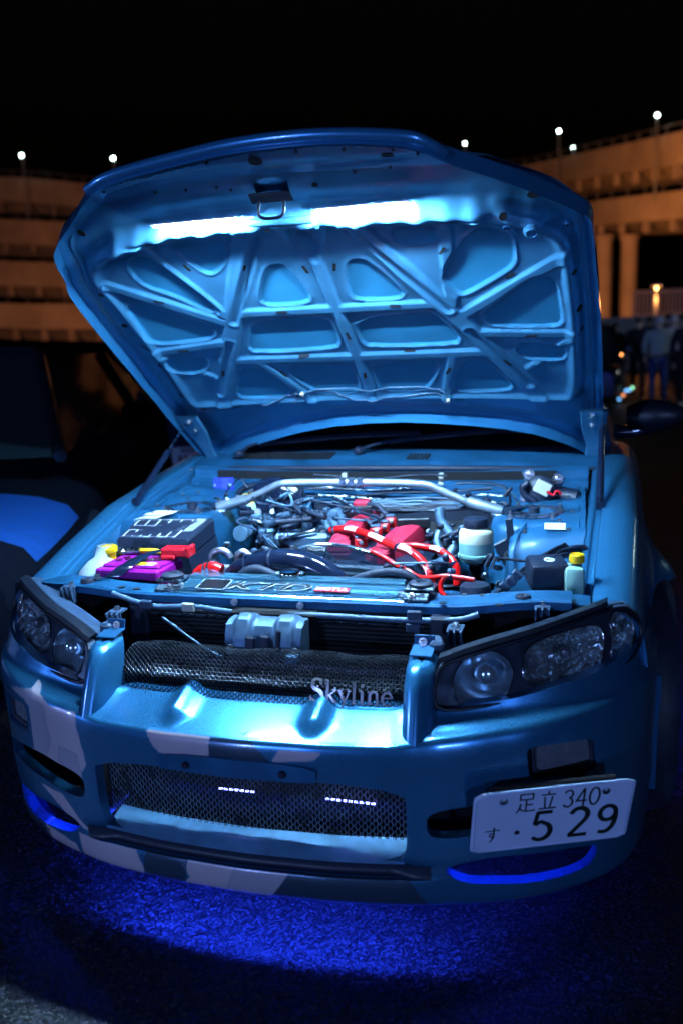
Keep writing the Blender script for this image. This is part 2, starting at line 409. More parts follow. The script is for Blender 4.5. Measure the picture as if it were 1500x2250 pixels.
# ---- bumper
OPEN = chaikin([(-.347, .484), (.347, .484), (.349, .40), (.345, .315), (.325, .296), (-.325, .296), (-.345, .315), (-.349, .40)], 2)
FOG = chaikin([(.578, .538), (.708, .523), (.716, .442), (.583, .463)], 2, .10)
DUCT1 = chaikin([(.392, .42), (.49, .425), (.59, .425), (.745, .385), (.725, .34), (.63, .362), (.40, .352), (.384, .385)], 2)
DUCT2 = chaikin([(.412, .292), (.52, .303), (.71, .272), (.726, .236), (.69, .205), (.49, .236), (.436, .260)], 2)
def b_keep(s, t):
    P = bumper(s, t); x, z = P[..., 0], P[..., 2]; a = np.abs(x)
    d = sd_poly(x, z, OPEN)
    for p in (FOG, DUCT1, DUCT2): d = np.minimum(d, sd_poly(a, z, p))
    return d
def b_in(P, UV):
    x, y, nx, ny = plan(UV[:, 0]); d = np.stack([-nx * .35, -ny, np.zeros(len(nx))], 1)
    return d / np.linalg.norm(d, axis=1)[:, None]
_h = .0055
P, F, UV = skin(bumper, np.linspace(-SMAX, SMAX, int(2 * SMAX / _h)), np.linspace(0, TMAX, int(TMAX / _h)), b_keep, _h, .028, b_in)
def blob(X, Z, p, n=2): return 1 - sst(-.003, .003, sd_poly(X, Z, np.asarray(p, float)))
X_, Z_ = P[:, 0], P[:, 2]
tan = np.zeros(len(P)); drk = np.zeros(len(P)); gry = np.zeros(len(P))
for p in ([(-.20, .562), (-.05, .562), (-.055, .52), (-.07, .50), (-.17, .515), (-.185, .53)],            # front face beside the plate holder
          [(-.56, .59), (-.56, .46), (-.585, .40), (-.40, .41), (-.372, .45), (-.385, .53), (-.39, .57), (-.48, .565)],    # side panel
          [(-.56, .34), (-.47, .345), (-.38, .27), (-.47, .30)], [(-.50, .615), (-.40, .60), (-.41, .66), (-.5, .66)],
          [(-.43, .262), (-.26, .262), (-.235, .18), (-.43, .17)], [(-.57, .225), (-.45, .22), (-.43, .16), (-.58, .16)],
          [(-.15, .262), (.02, .262), (.06, .23), (.02, .18), (-.17, .18), (-.13, .22)],
          [(.10, .55), (.19, .55), (.17, .53), (.08, .52)]): tan = np.maximum(tan, blob(X_, Z_, p, 1))
for p in ([(-.05, .562), (.04, .562), (.08, .52), (.02, .45), (-.06, .48)], [(-.235, .264), (-.13, .264), (-.15, .17), (-.26, .17)],
          [(.06, .264), (.35, .264), (.40, .17), (.04, .17)], [(-.62, .25), (-.58, .25), (-.58, .16), (-.68, .16)]): drk = np.maximum(drk, blob(X_, Z_, p, 1))
for p in ([(-.66, .56), (-.555, .58), (-.53, .52), (-.58, .55)], [(-.56, .56), (-.50, .56), (-.49, .47), (-.53, .41), (-.57, .42)], [(-.46, .47), (-.40, .47), (-.39, .41), (-.47, .43)],
          [(-.02, .262), (.10, .262), (.05, .19), (-.05, .19)]): gry = np.maximum(gry, blob(X_, Z_, p, 1))
bump = link('bumper', P, F, 'paint_camo', car, 50, np.stack([tan * (1 - gry), drk, gry, np.ones(len(P))], 1))

# raised plate holder, its screws, the two ribs of the shelf
mb = MB()
ps = np.linspace(-.174, .174, 25)
hp = chaikin([(-.174, .522), (.174, .522), (.176, .488), (.160, .482), (-.160, .482), (-.176, .488)], 2)
P, F, UV = skin(lambda s, z: np.stack([plan(s)[0] + 0 * z, plan(s)[1] - .011 + 0 * z, z + 0 * s], -1), np.linspace(-.18, .18, 91), np.linspace(.476, .528, 17),
                lambda s, z: -sd_poly(s, z, hp), .004, .014, lambda p, uv: np.tile([0, 1., 0], (len(p), 1)))
ph = link('plate_holder', P, F, 'paint_bay', bump, 40)
for sx in (-1, 1):
    MB().lathe([(.0085, 0), (.0085, .004), (.006, .007), (.002, .0075)], (sx * .106, plan_y(.106) - .011, .499), (0, -1, 0), 16).build('screw', 'black_gloss', ph)
# repair stitches on the lip, a hook-shaped chip on the shelf, scuffs on the corner
def on_bumper(s_, z_, out=.0012):
    tt = np.linspace(_TV[1], _TV[12], 260); P_ = bumper(np.full(260, s_), tt); i = int(np.argmin(abs(P_[:, 2] - z_))); x, y, nx, ny = plan(np.array(s_)); return P_[i] + V3(float(nx), float(ny), 0) * out
for s0, n in ((-.74, 5), (-.655, 7)):
    for i in range(n): MB().tube([on_bumper(s0 + i * .011, z) for z in (.186, .199, .212)], .0011, 5).build('repair_stitch', 'black', bump, 60)
    MB().tube([on_bumper(s0 + u, .212) for u in np.linspace(-.006, n * .011, 6)], .0012, 5).build('repair_stitch', 'black', bump, 60)
def on_shelf(x, y_):
    tt = np.linspace(_TV[11], _TV[15], 120); P_ = bumper(np.full(120, x), tt); return P_[int(np.argmin(abs(P_[:, 1] - y_)))] + V3(0, 0, .0006)
MB().tube(catmull([on_shelf(.024, .045), on_shelf(.024, .03), on_shelf(.016, .022), on_shelf(.008, .028)], 4), .0013, 5).build('paint_chip', 'black', bump, 60)
rs_ = random.Random(2)
for i in range(16):
    s0, z0 = .775 + rs_.uniform(0, .04), .46 + i * .0075; MB().tube([on_bumper(s0 + k * .012, z0 + k * .003 + .002 * math.sin(k)) for k in range(4)], .0004, 4).build('scratch', 'paint_bay', bump, 60)

# wire mesh: zigzag strands following fn(a, b)
def wire_mesh(name, fn, a0, a1, b0, b1, pitch, rows, r, parent, keep=None, m='mesh_wire'):
    mb = MB(); na = int((a1 - a0) / pitch); db = (b1 - b0) / rows
    for j in range(rows + 1):
        seg = []
        for i in range(2 * na + 1):
            k = (i + 1) // 2 + j
            bb = b0 + j * db + (db * .5 if ((i + 1) // 2) % 2 else -db * .5) * .98 * (1 if j % 2 == 0 else -1)
            a = a0 + i * pitch / 2
            if keep is None or keep(a, bb): seg.append(fn(a, min(max(bb, b0), b1)))
            else:
                if len(seg) > 1: mb.tube(seg, r, 4, False)
                seg = []
        if len(seg) > 1: mb.tube(seg, r, 4, False)
    o = mb.build(name, m, parent, 60); o['kind'] = 'stuff'; return o
_op = sd_poly
def low_mesh(a, z): return V3(a, plan_y(a) + .085 + .004 * math.sin(a * 13), z)
wire_mesh('lower_mesh', low_mesh, -.37, .37, .292, .52, .0078, 28, .0010, bump, None, 'mesh_wire_low')
# upper grille mesh, rolled over at the top
_gp = catmull([(.118, .588), (.128, .612), (.138, .640), (.158, .662), (.19, .674), (.225, .676)], 8)
_gs = np.r_[0, np.cumsum(np.hypot(*np.diff(_gp, axis=0).T))]
def up_mesh(a, t):
    y, z = np.interp(t, _gs, _gp[:, 0]), np.interp(t, _gs, _gp[:, 1]); k = (a / .33) ** 2
    wv = .002 * math.sin(a * 21) + .0012 * math.sin(a * 47 + 1)
    return V3(a, y + .022 * k + wv * (t / _gs[-1]), z - .006 * k + wv * (t / _gs[-1]))
wire_mesh('grille_mesh', up_mesh, -.335, .335, 0, _gs[-1], .0064, 28, .00115, car)
MB().grid([[V3(x, plan_y(x) + .16, z) for z in np.linspace(.28, .50, 3)] for x in np.linspace(-.40, .40, 9)]).build('intercooler', 'fin', bump)
# inner tray behind the lower opening: catches the light, carries the dotted LED bar
MB().grid([[V3(x, plan_y(x) + .012 + .075 * t, .2985 + .014 * t) for t in np.linspace(0, 1, 8)] for x in np.linspace(-.34, .34, 29)]).build('opening_tray', 'tray', bump, 60)
lb = MB()
for x0, n in ((-.085, 7), (.162, 9)):
    for i in range(n): lb.box((x0 + i * .0125, plan_y(.1) + .105, .385 - (0 if n == 7 else -.002)), (.0080, .003, .0032))
lbo = lb.build('marker_led_strip', 'led_dot', bump, 0)

# black strip between opening and lip, dark liners added to keep the glow below
MB().grid([[V3(*(bumper(np.array(s_), np.array(t_)) + V3(0, -.0025, 0))) for t_ in np.linspace(_TV[4] + .004, _TV[6] + .003, 6)] for s_ in np.linspace(-.40, .40, 81)]).build('lip_seal', 'black', bump, 60)
MB().grid([[V3(x, plan_y(x) + y, .286) for y in (.04, .20, .42)] for x in np.linspace(-.37, .37, 9)]).build('glow_liner_floor', 'void', bump)
for sx in (-1, 1): MB().grid([[V3(sx * .375, .05 + y, z) for z in (.24, .52)] for y in (.03, .40)]).build('glow_liner_cheek', 'void', bump)

for sx in (-1, 1): MB().grid([[V3(sx * x, plan_y(x) + y, .336) for y in (.012, .10, .22)] for x in np.linspace(.37, .78, 9)]).build('duct_glow_liner', 'void', bump)  # plate added to keep the side tubes' glow out of the upper duct

# ---- side pieces of the grille
for sx in (-1, 1):
    secs = [(.560, [(.324, .15), (.338, .072), (.362, .050), (.383, .066), (.398, .10), (.398, .2)]),
            (.575, [(.324, .15), (.338, .064), (.362, .038), (.384, .056), (.400, .092), (.400, .2)]),
            (.62, [(.328, .16), (.338, .082), (.362, .058), (.383, .076), (.396, .108), (.396, .21)]),
            (.665, [(.331, .175), (.338, .102), (.362, .080), (.382, .098), (.394, .126), (.394, .215)]),
            (.688, [(.333, .18), (.340, .114), (.362, .094), (.381, .112), (.393, .138), (.393, .22)]),
            (.697, [(.337, .185), (.345, .124), (.362, .106), (.378, .122), (.389, .144), (.389, .222)])]
    G = []
    for z, p in secs:
        q = catmull(p, 7); G.append([V3(sx * a, b, z + (b - .15) * .10) for a, b in q])
    top = [g * V3(1, 1, 1) for g in G[-1]]; c = np.mean(top, axis=0) + V3(0, 0, .004)
    G.append([c + (g - c) * .6 + V3(0, 0, .003) for g in G[-1]]); G.append([c for g in G[-1]])
    pil = MB().grid(np.array(G).transpose(1, 0, 2)).build('grille_side_piece', 'paint', car, 40)
    # stepped tab and bolt on top
    mb = MB(); mb.box((sx * .363, .176, .7105), (.048, .05, .004), rotx(.12), .0015); mb.box((sx * .363, .205, .722), (.044, .004, .026), rotx(-.25), .001)
    tb = mb.build('mounting_tab', 'paint_bay', pil)
    MB().lathe([(.009, 0), (.009, .003), (.006, .003), (.006, .008), (.0035, .0095)], (sx * .36, .200, .722), (0, -1, .25), 8).build('bolt', 'bolt', pil)

# ---- headlights
HL = chaikin([(.392, .605), (.55, .613), (.67, .624), (.785, .640), (.812, .668), (.803, .718), (.775, .752), (.735, .757), (.60, .733), (.47, .710), (.415, .697), (.397, .68)], 1, .2)
def hl_y(x, z): return plan_y(x) + .052 - .03 * sst(.6, .85, x) + (z - .61) * .42
def lamp_surface(sx, off=0.0):
    return lambda x, z: np.stack([sx * x, hl_y(x, z) + off, z + 0 * x], -1)
for sx in (-1, 1):
    hl = bpy.data.objects.new('headlight', None); COL.objects.link(hl); hl.parent = car
    if sx > 0: hl['label'] = 'headlight beside the number plate, shown whole'
    us, vs = np.linspace(.38, .83, 91), np.linspace(.595, .765, 35)
    back = lambda p, uv: np.tile([0, 1., 0], (len(p), 1))
    P, F, UV = skin(lamp_surface(sx), us, vs, lambda x, z: -sd_poly(x, z, HL), .005)
    link('lens', P, F, 'glass', hl, 60)
    R1c, R1r = (.486, .653), .058                     # round inner lamp
    R2 = chaikin([(.566, .622), (.708, .632), (.728, .655), (.728, .708), (.705, .732), (.60, .718), (.562, .70)], 2)   # main lamp
    R3 = chaikin([(.742, .648), (.782, .650), (.796, .68), (.788, .72), (.762, .745), (.738, .74), (.746, .70)], 2)     # side indicator
    cut = lambda x, z: np.minimum(np.minimum(np.hypot(x - R1c[0], (z - R1c[1]) * 1.08) - R1r, sd_poly(x, z, R2)), sd_poly(x, z, R3))
    P, F, UV = skin(lamp_surface(sx, .026), us, vs, lambda x, z: np.minimum(-sd_poly(x, z, HL) + .002, cut(x, z)), .005, .012, back)
    link('bezel', P, F, 'bezel', hl, 60)
    # rim round the lens: black seal standing proud along the top
    rim = np.array([(x, z) for x, z in chaikin(HL, 1)])
    mb = MB(); pts = [lamp_surface(sx, .006)(np.array(x), np.array(z)) for x, z in rim]
    mb.tube(pts, .0045, 8, closed=True); mb.build('seal', 'black_trim', hl, 60)
    # housing
    G = []
    cen = rim.mean(0)
    for d, k in ((.004, 1.0), (.03, 1.02), (.07, .98), (.12, .85), (.15, .5)):
        G.append([lamp_surface(sx, d)(*(np.array(cen + (p - cen) * k))) * V3(1, 1, 1) for p in np.r_[rim, rim[:1]]])
    MB().grid(G).build('housing', 'grey_plastic', hl, 60)
    # bowls
    def bowl(c, rx, rz, depth, n=28, rings=7, facets=0, poly=None):
        mb = MB(); G = []
        for i in range(rings + 1):
            t = i / rings; row = []
            for k in range(n + 1):
                an = 2 * math.pi * k / n; rr = 1 - t
                if poly is None: x, z = c[0] + rx * rr * math.cos(an), c[1] + rz * rr * math.sin(an)
                else:
                    j = k / n * len(poly); a_, b_ = poly[int(j) % len(poly)], poly[(int(j) + 1) % len(poly)]; q = a_ + (b_ - a_) * (j % 1); x, z = c[0] + (q[0] - c[0]) * rr, c[1] + (q[1] - c[1]) * rr
                row.append(V3(sx * x, float(hl_y(x, z)) + .029 + depth * (1 - rr ** 2) + (facets * (((k // 2) + i) % 2) if 0 < i < rings else 0), z))
            G.append(row)
        return mb.grid(G)
    bowl(R1c, R1r + .002, R1r * .93 + .002, .055).build('reflector', 'reflector', hl, 60)
    MB().lathe([(.024, 0), (.024, .012), (.020, .02), (.010, .026), (.001, .028)], (sx * .488, float(hl_y(.488, .655)) + .060, .655), (0, -1, 0), 20).build('bulb_shield', 'reflector', hl, 40)
    for ring in ([(R1c[0] + R1r * math.cos(a), R1c[1] + R1r * .93 * math.sin(a)) for a in np.linspace(0, 2 * math.pi, 33)[:-1]], R2, R3):
        MB().tube([lamp_surface(sx, .0255)(np.array(x), np.array(z)) for x, z in ring], .0022, 6, closed=True).build('chrome_ring', 'chrome', hl, 60)
    bowl((.648, .675), .07, .045, .055, n=40, rings=9, facets=.009, poly=R2).build('reflector', 'reflector_facet', hl, 0)
    MB().lathe([(.012, 0), (.012, .02), (.008, .026), (.001, .028)], (sx * .648, float(hl_y(.648, .68)) + .055, .678), (0, -1, 0), 14).build('bulb', 'lens_dark', hl, 40)
    bowl((.768, .695), .03, .05, .022, n=36, rings=8, facets=.008, poly=R3).build('indicator_reflector', 'reflector_facet', hl, 0)
    # top cover strip and brackets
    top = [(.40, .703), (.47, .722), (.60, .745), (.735, .770)]
    G = []
    for x, z in catmull(top, 6): 
        y = float(hl_y(x, z)); G.append([V3(sx * x, y - .002, z - .006), V3(sx * x, y + .004, z + .004), V3(sx * x, y + .03, z + .006), V3(sx * x, y + .045, z - .002), V3(sx * x, y + .047, z - .03)])
    MB().grid(G).build('top_cover', 'black_trim', hl, 40)
    for (bx, by, bz) in ((.415, .300, .722), (.597, .392, .752)):
        mb = MB(); mb.box((sx * bx, by, bz), (.036, .04, .006), None, .002)
        for k in (-.014, 0, .014): mb.box((sx * (bx + k), by - .022, bz - .02), (.004, .012, .045), rotx(.25))
        mb.box((sx * bx, by - .012, bz - .022), (.034, .006, .04), rotx(.2)); tb = mb.build('bracket', 'grey_plastic', hl)
        MB().lathe([(.010, 0), (.010, .003), (.0065, .003), (.0065, .008), (.003, .0095)], (sx * bx, by, bz + .003), (0, 0, 1), 10).build('bolt', 'bolt', tb)
    mb = MB(); mb.box((sx * .385, .215, .70), (.03, .05, .05), rotz(.3 * sx), .006); mb.build('bracket', 'grey_plastic', hl)

# ---- fog lamps in the bumper
for sx in (-1, 1):
    fl = bpy.data.objects.new('fog_lamp', None); COL.objects.link(fl); fl.parent = bump
    inn = FOG.mean(0) + (FOG - FOG.mean(0)) * .88
    def fy(x, z): return plan_y(x) + .018 + 0 * z
    P, F, UV = skin(lambda x, z: np.stack([sx * x, fy(x, z) + .0012 * np.sin(x * 900) * np.cos(z * 500), z], -1), np.linspace(.56, .73, 120), np.linspace(.425, .55, 60), lambda x, z: -sd_poly(x, z, inn), .0016)
    link('lens', P, F, 'lens_dark', fl, 60)
    MB().grid([[V3(sx * x, fy(x, z) + .03, z) for z in (.425, .55)] for x in np.linspace(.56, .73, 6)]).build('reflector', 'cast_alu', fl)
    MB().tube([V3(sx * x, float(fy(x, z)) - .002, z) for x, z in chaikin(inn, 1)], .006, 6, closed=True).build('rim', 'rubber', fl, 60)
# duct floors: dark liners
for sx in (-1, 1):
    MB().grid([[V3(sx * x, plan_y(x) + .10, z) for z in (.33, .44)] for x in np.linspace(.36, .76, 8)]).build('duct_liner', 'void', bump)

# ---- number plate on its bracket
# plate: 330 x 165 mm, turned and tipped to sit off the bumper
PW, PHt = .33, .165
def fit_plate():
    best = None; tgt = np.array([(1041, 1746), (1397, 1709), (1371, 1837), (1030, 1876)], float)
    def corners(p):
        cx, cy, cz, ya, pi_, ro = p; R = rotz(ya) @ rotx(pi_) @ roty(ro)
        return np.array([np.array([cx, cy, cz]) + R @ np.array([a * PW / 2, 0, b * PHt / 2]) for a, b in ((-1, 1), (1, 1), (1, -1), (-1, -1))]), R
    def err(p):
        C, R = corners(p); d = C - CAM; z = d @ CF
        return (np.stack([750 + FPX * (d @ CR) / z, 1125 - FPX * (d @ CU) / z], 1) - tgt).ravel()
    p = np.array([.62, .06, .44, .5, -.2, 0.])
    for _ in range(60):
        e = err(p); J = np.array([(err(p + 1e-5 * np.eye(6)[k]) - e) / 1e-5 for k in range(6)]).T
        p = p - np.linalg.solve(J.T @ J + 1e-3 * np.diag(np.diag(J.T @ J)), J.T @ e) * .7
    return p, corners(p)[1], np.abs(err(p)).max()
_pp, PR, _pe = fit_plate()
PCN = _pp[:3]
def PL(a, b, d=0.0): return PCN + PR @ np.array([a, -d, b])         # plate coordinates: a right, b up, d out of the face
rr = chaikin([(-.165, -.0825), (.165, -.0825), (.165, .0825), (-.165, .0825)], 3, .055)
plate = MB().prism([PL(a, b, -.001) for a, b in rr], PR @ V3(0, -.0022, 0)).build('number_plate', 'plate_white', car, 30)
r2 = rr * [.972, .945]
MB().tube([PL(a, b, .0012) for a, b in chaikin(r2, 1)], .0022, 6, closed=True).build('raised_edge', 'plate_white', plate, 60)
# strokes in plate coordinates
def strokes(name, items, parent, place, m='plate_ink', depth=.0006, base=.0012):
    mb = MB()
    for pts, wd, sm in items:
        p = np.asarray(pts, float); p = catmull(p, 8) if sm and len(p) > 2 else p
        T = np.gradient(p, axis=0); T /= np.linalg.norm(T, axis=1)[:, None] + 1e-12; N = np.stack([-T[:, 1], T[:, 0]], 1)
        wds = np.full(len(p), wd) if np.isscalar(wd) else np.interp(np.linspace(0, 1, len(p)), np.linspace(0, 1, len(wd)), wd)
        if len(p) > 2 and not sm:                      # mitre
            for i in range(1, len(p) - 1):
                a, b = unit(p[i] - p[i - 1]), unit(p[i + 1] - p[i]); t = unit(a + b); N[i] = np.array([-t[1], t[0]]); N[i] /= max(.35, N[i] @ np.array([-a[1], a[0]]))
        L = p + N * wds[:, None] / 2; R = p - N * wds[:, None] / 2
        V = [place(*q, base) for q in L] + [place(*q, base) for q in R] + [place(*q, base + depth) for q in L] + [place(*q, base + depth) for q in R]
        n = len(p); Fc = []
        for i in range(n - 1):
            Fc += [(2 * n + i, 2 * n + i + 1, 3 * n + i + 1, 3 * n + i), (i, i + 1, 2 * n + i + 1, 2 * n + i), (n + i + 1, n + i, 3 * n + i, 3 * n + i + 1)]
        Fc += [(0, 2 * n, 3 * n, n), (n - 1, 2 * n - 1, 4 * n - 1, 3 * n - 1)]
        mb.add(V, Fc)
    return mb.build(name, m, parent, 0)
def sc_(pts, ox, oy, k, ky=None): return [(ox + x * k, oy + y * (ky or k)) for x, y in pts]
def arc(cx, cy, rx, ry, a0, a1, n=14): return [(cx + rx * math.cos(math.radians(a)), cy + ry * math.sin(math.radians(a))) for a in np.linspace(a0, a1, n)]
# digits on a unit box (0..1 wide, 0..1.6 high)
D5 = [([(.88, 1.52), (.22, 1.52)], .17, 0), ([(.24, 1.58), (.14, .88)], .16, 0), (([(.15, .86), (.42, 1.02)] + arc(.44, .50, .44, .46, 75, -140)), [.15, .2, .2, .15], 1)]
D2 = [(arc(.46, 1.16, .38, .38, 165, -25) + [(.72, .85), (.40, .45), (.10, .10)], [.17, .2, .2, .17], 1), ([(.06, .08), (.92, .08)], .17, 0)]
D9 = [(arc(.47, 1.12, .36, .38, 0, 360, 22), .18, 1), ([(.84, 1.14), (.84, .75), (.74, .35), (.48, .10), (.14, .12)], [.18, .2, .19, .16], 1)]
D3 = [(arc(.42, 1.20, .36, .34, 160, -80) , .14, 1), (arc(.42, .46, .40, .42, 85, -155), .14, 1)]
D4 = [([(.66, 1.58), (.06, .50), (1.0, .50)], .13, 0), ([(.70, 1.58), (.70, .0)], .14, 0)]
D0 = [(arc(.48, .80, .40, .76, 90, 450, 26), .14, 1)]
def digit(D, ox, oy, k, ky, ws=1.22): return [(sc_(p, ox, oy, k, ky), (np.array(wd) * k * ws if not np.isscalar(wd) else wd * k * ws), s) for p, wd, s in D]
big = digit(D5, -.041, -.064, .046, .052) + digit(D2, .036, -.064, .046, .052) + digit(D9, .096, -.064, .046, .052)
strokes('plate_digits', big, plate, PL)
strokes('plate_class_number', digit(D3, .019, .022, .023, .030, 1.3) + digit(D4, .045, .022, .023, .030, 1.3) + digit(D0, .071, .022, .025, .030, 1.3), plate, PL)
MB().lathe([(.0058, .0012), (.0058, .0018)], PL(-.070, -.0346), PR @ V3(0, -1, 0), 18).build('plate_dot', 'plate_ink', plate, 0)
ASHI = [([(.18, 1.0), (.82, 1.0), (.82, .70), (.18, .70), (.18, 1.04)], .07, 0), ([(.50, .70), (.50, .08)], .07, 0), ([(.50, .40), (.84, .40)], .07, 0),
        ([(.22, .50), (.17, .22), (.04, -.02)], .07, 1), ([(.17, .22), (.34, .08), (.62, .04), (.98, .05)], .07, 1)]
TATSU = [([(.50, 1.06), (.50, .86)], .075, 0), ([(.12, .86), (.88, .86)], .07, 0), ([(.30, .74), (.36, .12)], .07, 0), ([(.72, .74), (.62, .12)], .07, 0), ([(.02, .08), (.98, .08)], .07, 0)]
SU = [([(.05, .80), (.95, .84)], [.06, .09, .05], 0), ([(.58, 1.05), (.58, .55), (.56, .30), (.44, .05), (.34, -.06)], [.08, .09, .04], 1), (arc(.46, .47, .13, .13, 0, 350, 14), .07, 1)]
strokes('plate_office', [(sc_(p, -.0775, .022, .040, .048), np.array(wd) * .050, s) for p, wd, s in ASHI] + [(sc_(p, -.032, .022, .038, .048), np.array(wd) * .050, s) for p, wd, s in TATSU], plate, PL)
strokes('plate_kana', [(sc_(p, -.138, -.052, .034, .036), np.array(wd) * .042, s) for p, wd, s in SU], plate, PL)
for a in (-.105, .105):
    MB().lathe([(.008, .0012), (.008, .004), (.005, .006), (.001, .0062)], PL(a, .057), PR @ V3(0, -1, 0), 12).build('plate_screw', 'steel', plate)
mb = MB(); mb.box(PL(0, .0, -.02), (.30, .03, .03), PR, .004); mb.box(PL(-.10, -.0, -.05), (.03, .09, .03), PR, .004); mb.box(PL(.08, .02, -.05), (.03, .08, .03), PR, .004)
mb.box(PL(0, .070, -.016), (.26, .012, .02), PR, .003); mb.build('plate_bracket', 'void', plate)

# ---- bonnet
HA = math.radians(34.0); HH = V3(0, 1.43, 1.085); HDV = V3(0, -math.cos(HA), math.sin(HA)); HN = V3(0, -math.sin(HA), -math.cos(HA))
POCK = [
 [(-.527,.885),(-.487,.912),(-.445,.894),(-.349,.667),(-.375,.653),(-.447,.736),(-.517,.786),(-.529,.830)],
 [(-.623,.700),(-.577,.706),(-.498,.653),(-.400,.575),(-.406,.542),(-.438,.516),(-.598,.498),(-.633,.518),(-.631,.581)],
 [(-.356,.932),(-.302,.952),(-.217,.939),(-.242,.874),(-.292,.826),(-.317,.828),(-.354,.902)],
 [(-.146,.820),(-.114,.844),(-.082,.832),(-.055,.710),(-.069,.673),(-.185,.668),(-.205,.695)],
 [(-.259,.596),(-.031,.604),(-.027,.481),(-.047,.442),(-.311,.436),(-.322,.467)],
 [(-.634,.395),(-.590,.418),(-.488,.411),(-.507,.355),(-.554,.325),(-.629,.330)],
 [(-.391,.336),(-.329,.345),(-.276,.189),(-.292,.161),(-.458,.154),(-.464,.191)],
 [(-.229,.339),(-.190,.349),(-.021,.351),(-.026,.211),(-.048,.178),(-.174,.177),(-.230,.288)],
 [(-.026,.950),(.004,.967),(.022,.930),(.010,.857),(-.015,.860)],
 [(.083,.824),(.104,.843),(.136,.832),(.207,.697),(.190,.670),(.071,.675),(.061,.710)],
 [(.049,.577),(.249,.597),(.273,.595),(.330,.477),(.320,.439),(.058,.446),(.041,.476)],
 [(.221,.939),(.242,.952),(.314,.944),(.327,.912),(.305,.888),(.231,.891)],
 [(.414,.926),(.494,.909),(.508,.862),(.507,.799),(.489,.767),(.371,.673),(.349,.684),(.323,.740),(.331,.766)],
 [(.413,.583),(.545,.719),(.578,.729),(.604,.705),(.620,.537),(.606,.508),(.437,.521),(.417,.553)],
 [(.493,.411),(.509,.432),(.616,.403),(.627,.369),(.615,.336),(.517,.347),(.497,.377)],
 [(.051,.335),(.238,.353),(.250,.323),(.204,.212),(.179,.187),(.045,.187),(.041,.221)],
 [(.307,.283),(.341,.347),(.386,.350),(.464,.199),(.449,.168),(.294,.168),(.282,.208)]]
GROOVE = [[(-.133,.943),(-.316,.605)],[(-.371,.497),(-.522,.195)],[(.117,.956),(.319,.616)],[(.366,.511),(.518,.207)]]
RIBS = [((-.152, .985), (-.340, .56), .026), ((-.340, .56), (-.535, .125), .026), ((.125, .985), (.345, .56), .028), ((.345, .56), (.545, .125), .026),
        ((-.31, .640), (.31, .640), .017), ((-.43, .392), (.41, .392), .018), ((-.055, .985), (.005, .835), .013), ((.050, .985), (.005, .835), .013), ((.006, .84), (.008, .13), .015),
        ((-.345, .600), (-.630, .800), .019), ((-.335, .640), (-.455, .940), .019), ((-.36, .500), (-.655, .452), .017), ((.36, .590), (.640, .815), .018), ((.33, .640), (.352, .940), .018), ((.37, .495), (.655, .470), .017),
        ((-.315, .385), (-.205, .140), .015), ((.300, .385), (.250, .140), .015), ((-.66, .455), (-.50, .30), .012), ((.655, .47), (.52, .30), .012)]
SLOT = [[(-.364,.864),(-.357,.844)],[(-.194,.852),(-.202,.833)],[(-.514,.728),(-.493,.719)],[(-.555,.468),(-.525,.470)],[(-.038,.827),(-.033,.804)],[(.048,.829),(.042,.806)],[(-.168,.647),(-.141,.647)],[(-.170,.409),(-.142,.410)],[(.010,.529),(.011,.499)],[(-.458,.333),(-.467,.310)],[(-.263,.315),(-.253,.289)],[(.185,.858),(.202,.832)],[(.341,.872),(.329,.852)],[(.485,.734),(.502,.748)],[(.524,.477),(.549,.477)],[(.164,.650),(.188,.649)],[(.163,.412),(.189,.412)],[(.452,.343),(.468,.319)],[(.014,.306),(.010,.281)],[(.285,.319),(.272,.293)]]
HOLE = [(-.038,1.194,.0124),(-.334,1.171,.0112),(-.415,1.176,.0112),(-.614,.988,.0101),(-.699,.725,.0067),(-.703,.569,.0079),(.062,1.08,.0062),(-.577,.034,.0060),(-.154,.096,.0067),(.26,1.174,.0112),(.416,1.119,.0055),(.48,1.082,.0055),(.561,.997,.0124),(.493,.975,.0079),(.65,.967,.0060),(.652,.738,.0079),(.665,.578,.0096),(.672,.476,.0060),(.553,.052,.0079),(.154,.1,.0073)]
PINS = [(-.537,1.075),(-.479,1.112),(-.364,1.185),(-.255,1.201),(-.148,1.21),(-.041,1.212),(.064,1.211),(.17,1.204),(-.347,1.093),(-.265,1.093),(-.183,1.094),(-.148,1.087),(.162,1.097),(.276,1.19),(.328,1.179),(.246,1.099),(.635,.891)]
RIDGE = [(-.640,.90),(-.588,.931),(-.512,.966),(-.360,.998),(-.205,1.005),(-.089,1.010),(.05,1.004),(.158,.999),(.287,.993),(.402,.986),(.47,.985),(.60,.93)]
HFRAME = [(-.672,.86),(-.655,.717),(-.658,.564),(-.652,.443),(-.658,.300),(-.672,.10),(-.60,.105),(-.181,.135),(.251,.135),(.60,.105),(.665,.10),(.660,.479),(.648,.716),(.63,.90),(.45,.985),(0,1.01),(-.36,1.0),(-.55,.955)]
HOUT = [(-.472,1.167),(-.415,1.193),(-.333,1.212),(-.208,1.232),(-.091,1.248),(.019,1.254),(.122,1.252),(.220,1.241),(.316,1.223),(.355,1.200),(.385,1.172),
        (.517,1.104),(.672,.995),(.694,.96),(.700,.864),(.715,.666),(.730,.422),(.744,-.011),(.748,-.20),(.735,-.27),(.700,-.225),(.637,-.142),(.489,-.040),(.264,.015),(.033,.038),(-.224,.0),(-.513,-.130),(-.66,-.23),(-.735,-.285),(-.762,-.22),
        (-.765,-.012),(-.755,.398),(-.752,.570),(-.748,.714),(-.738,.822),(-.712,.876),(-.705,.942),(-.672,1.005),(-.555,1.100)]
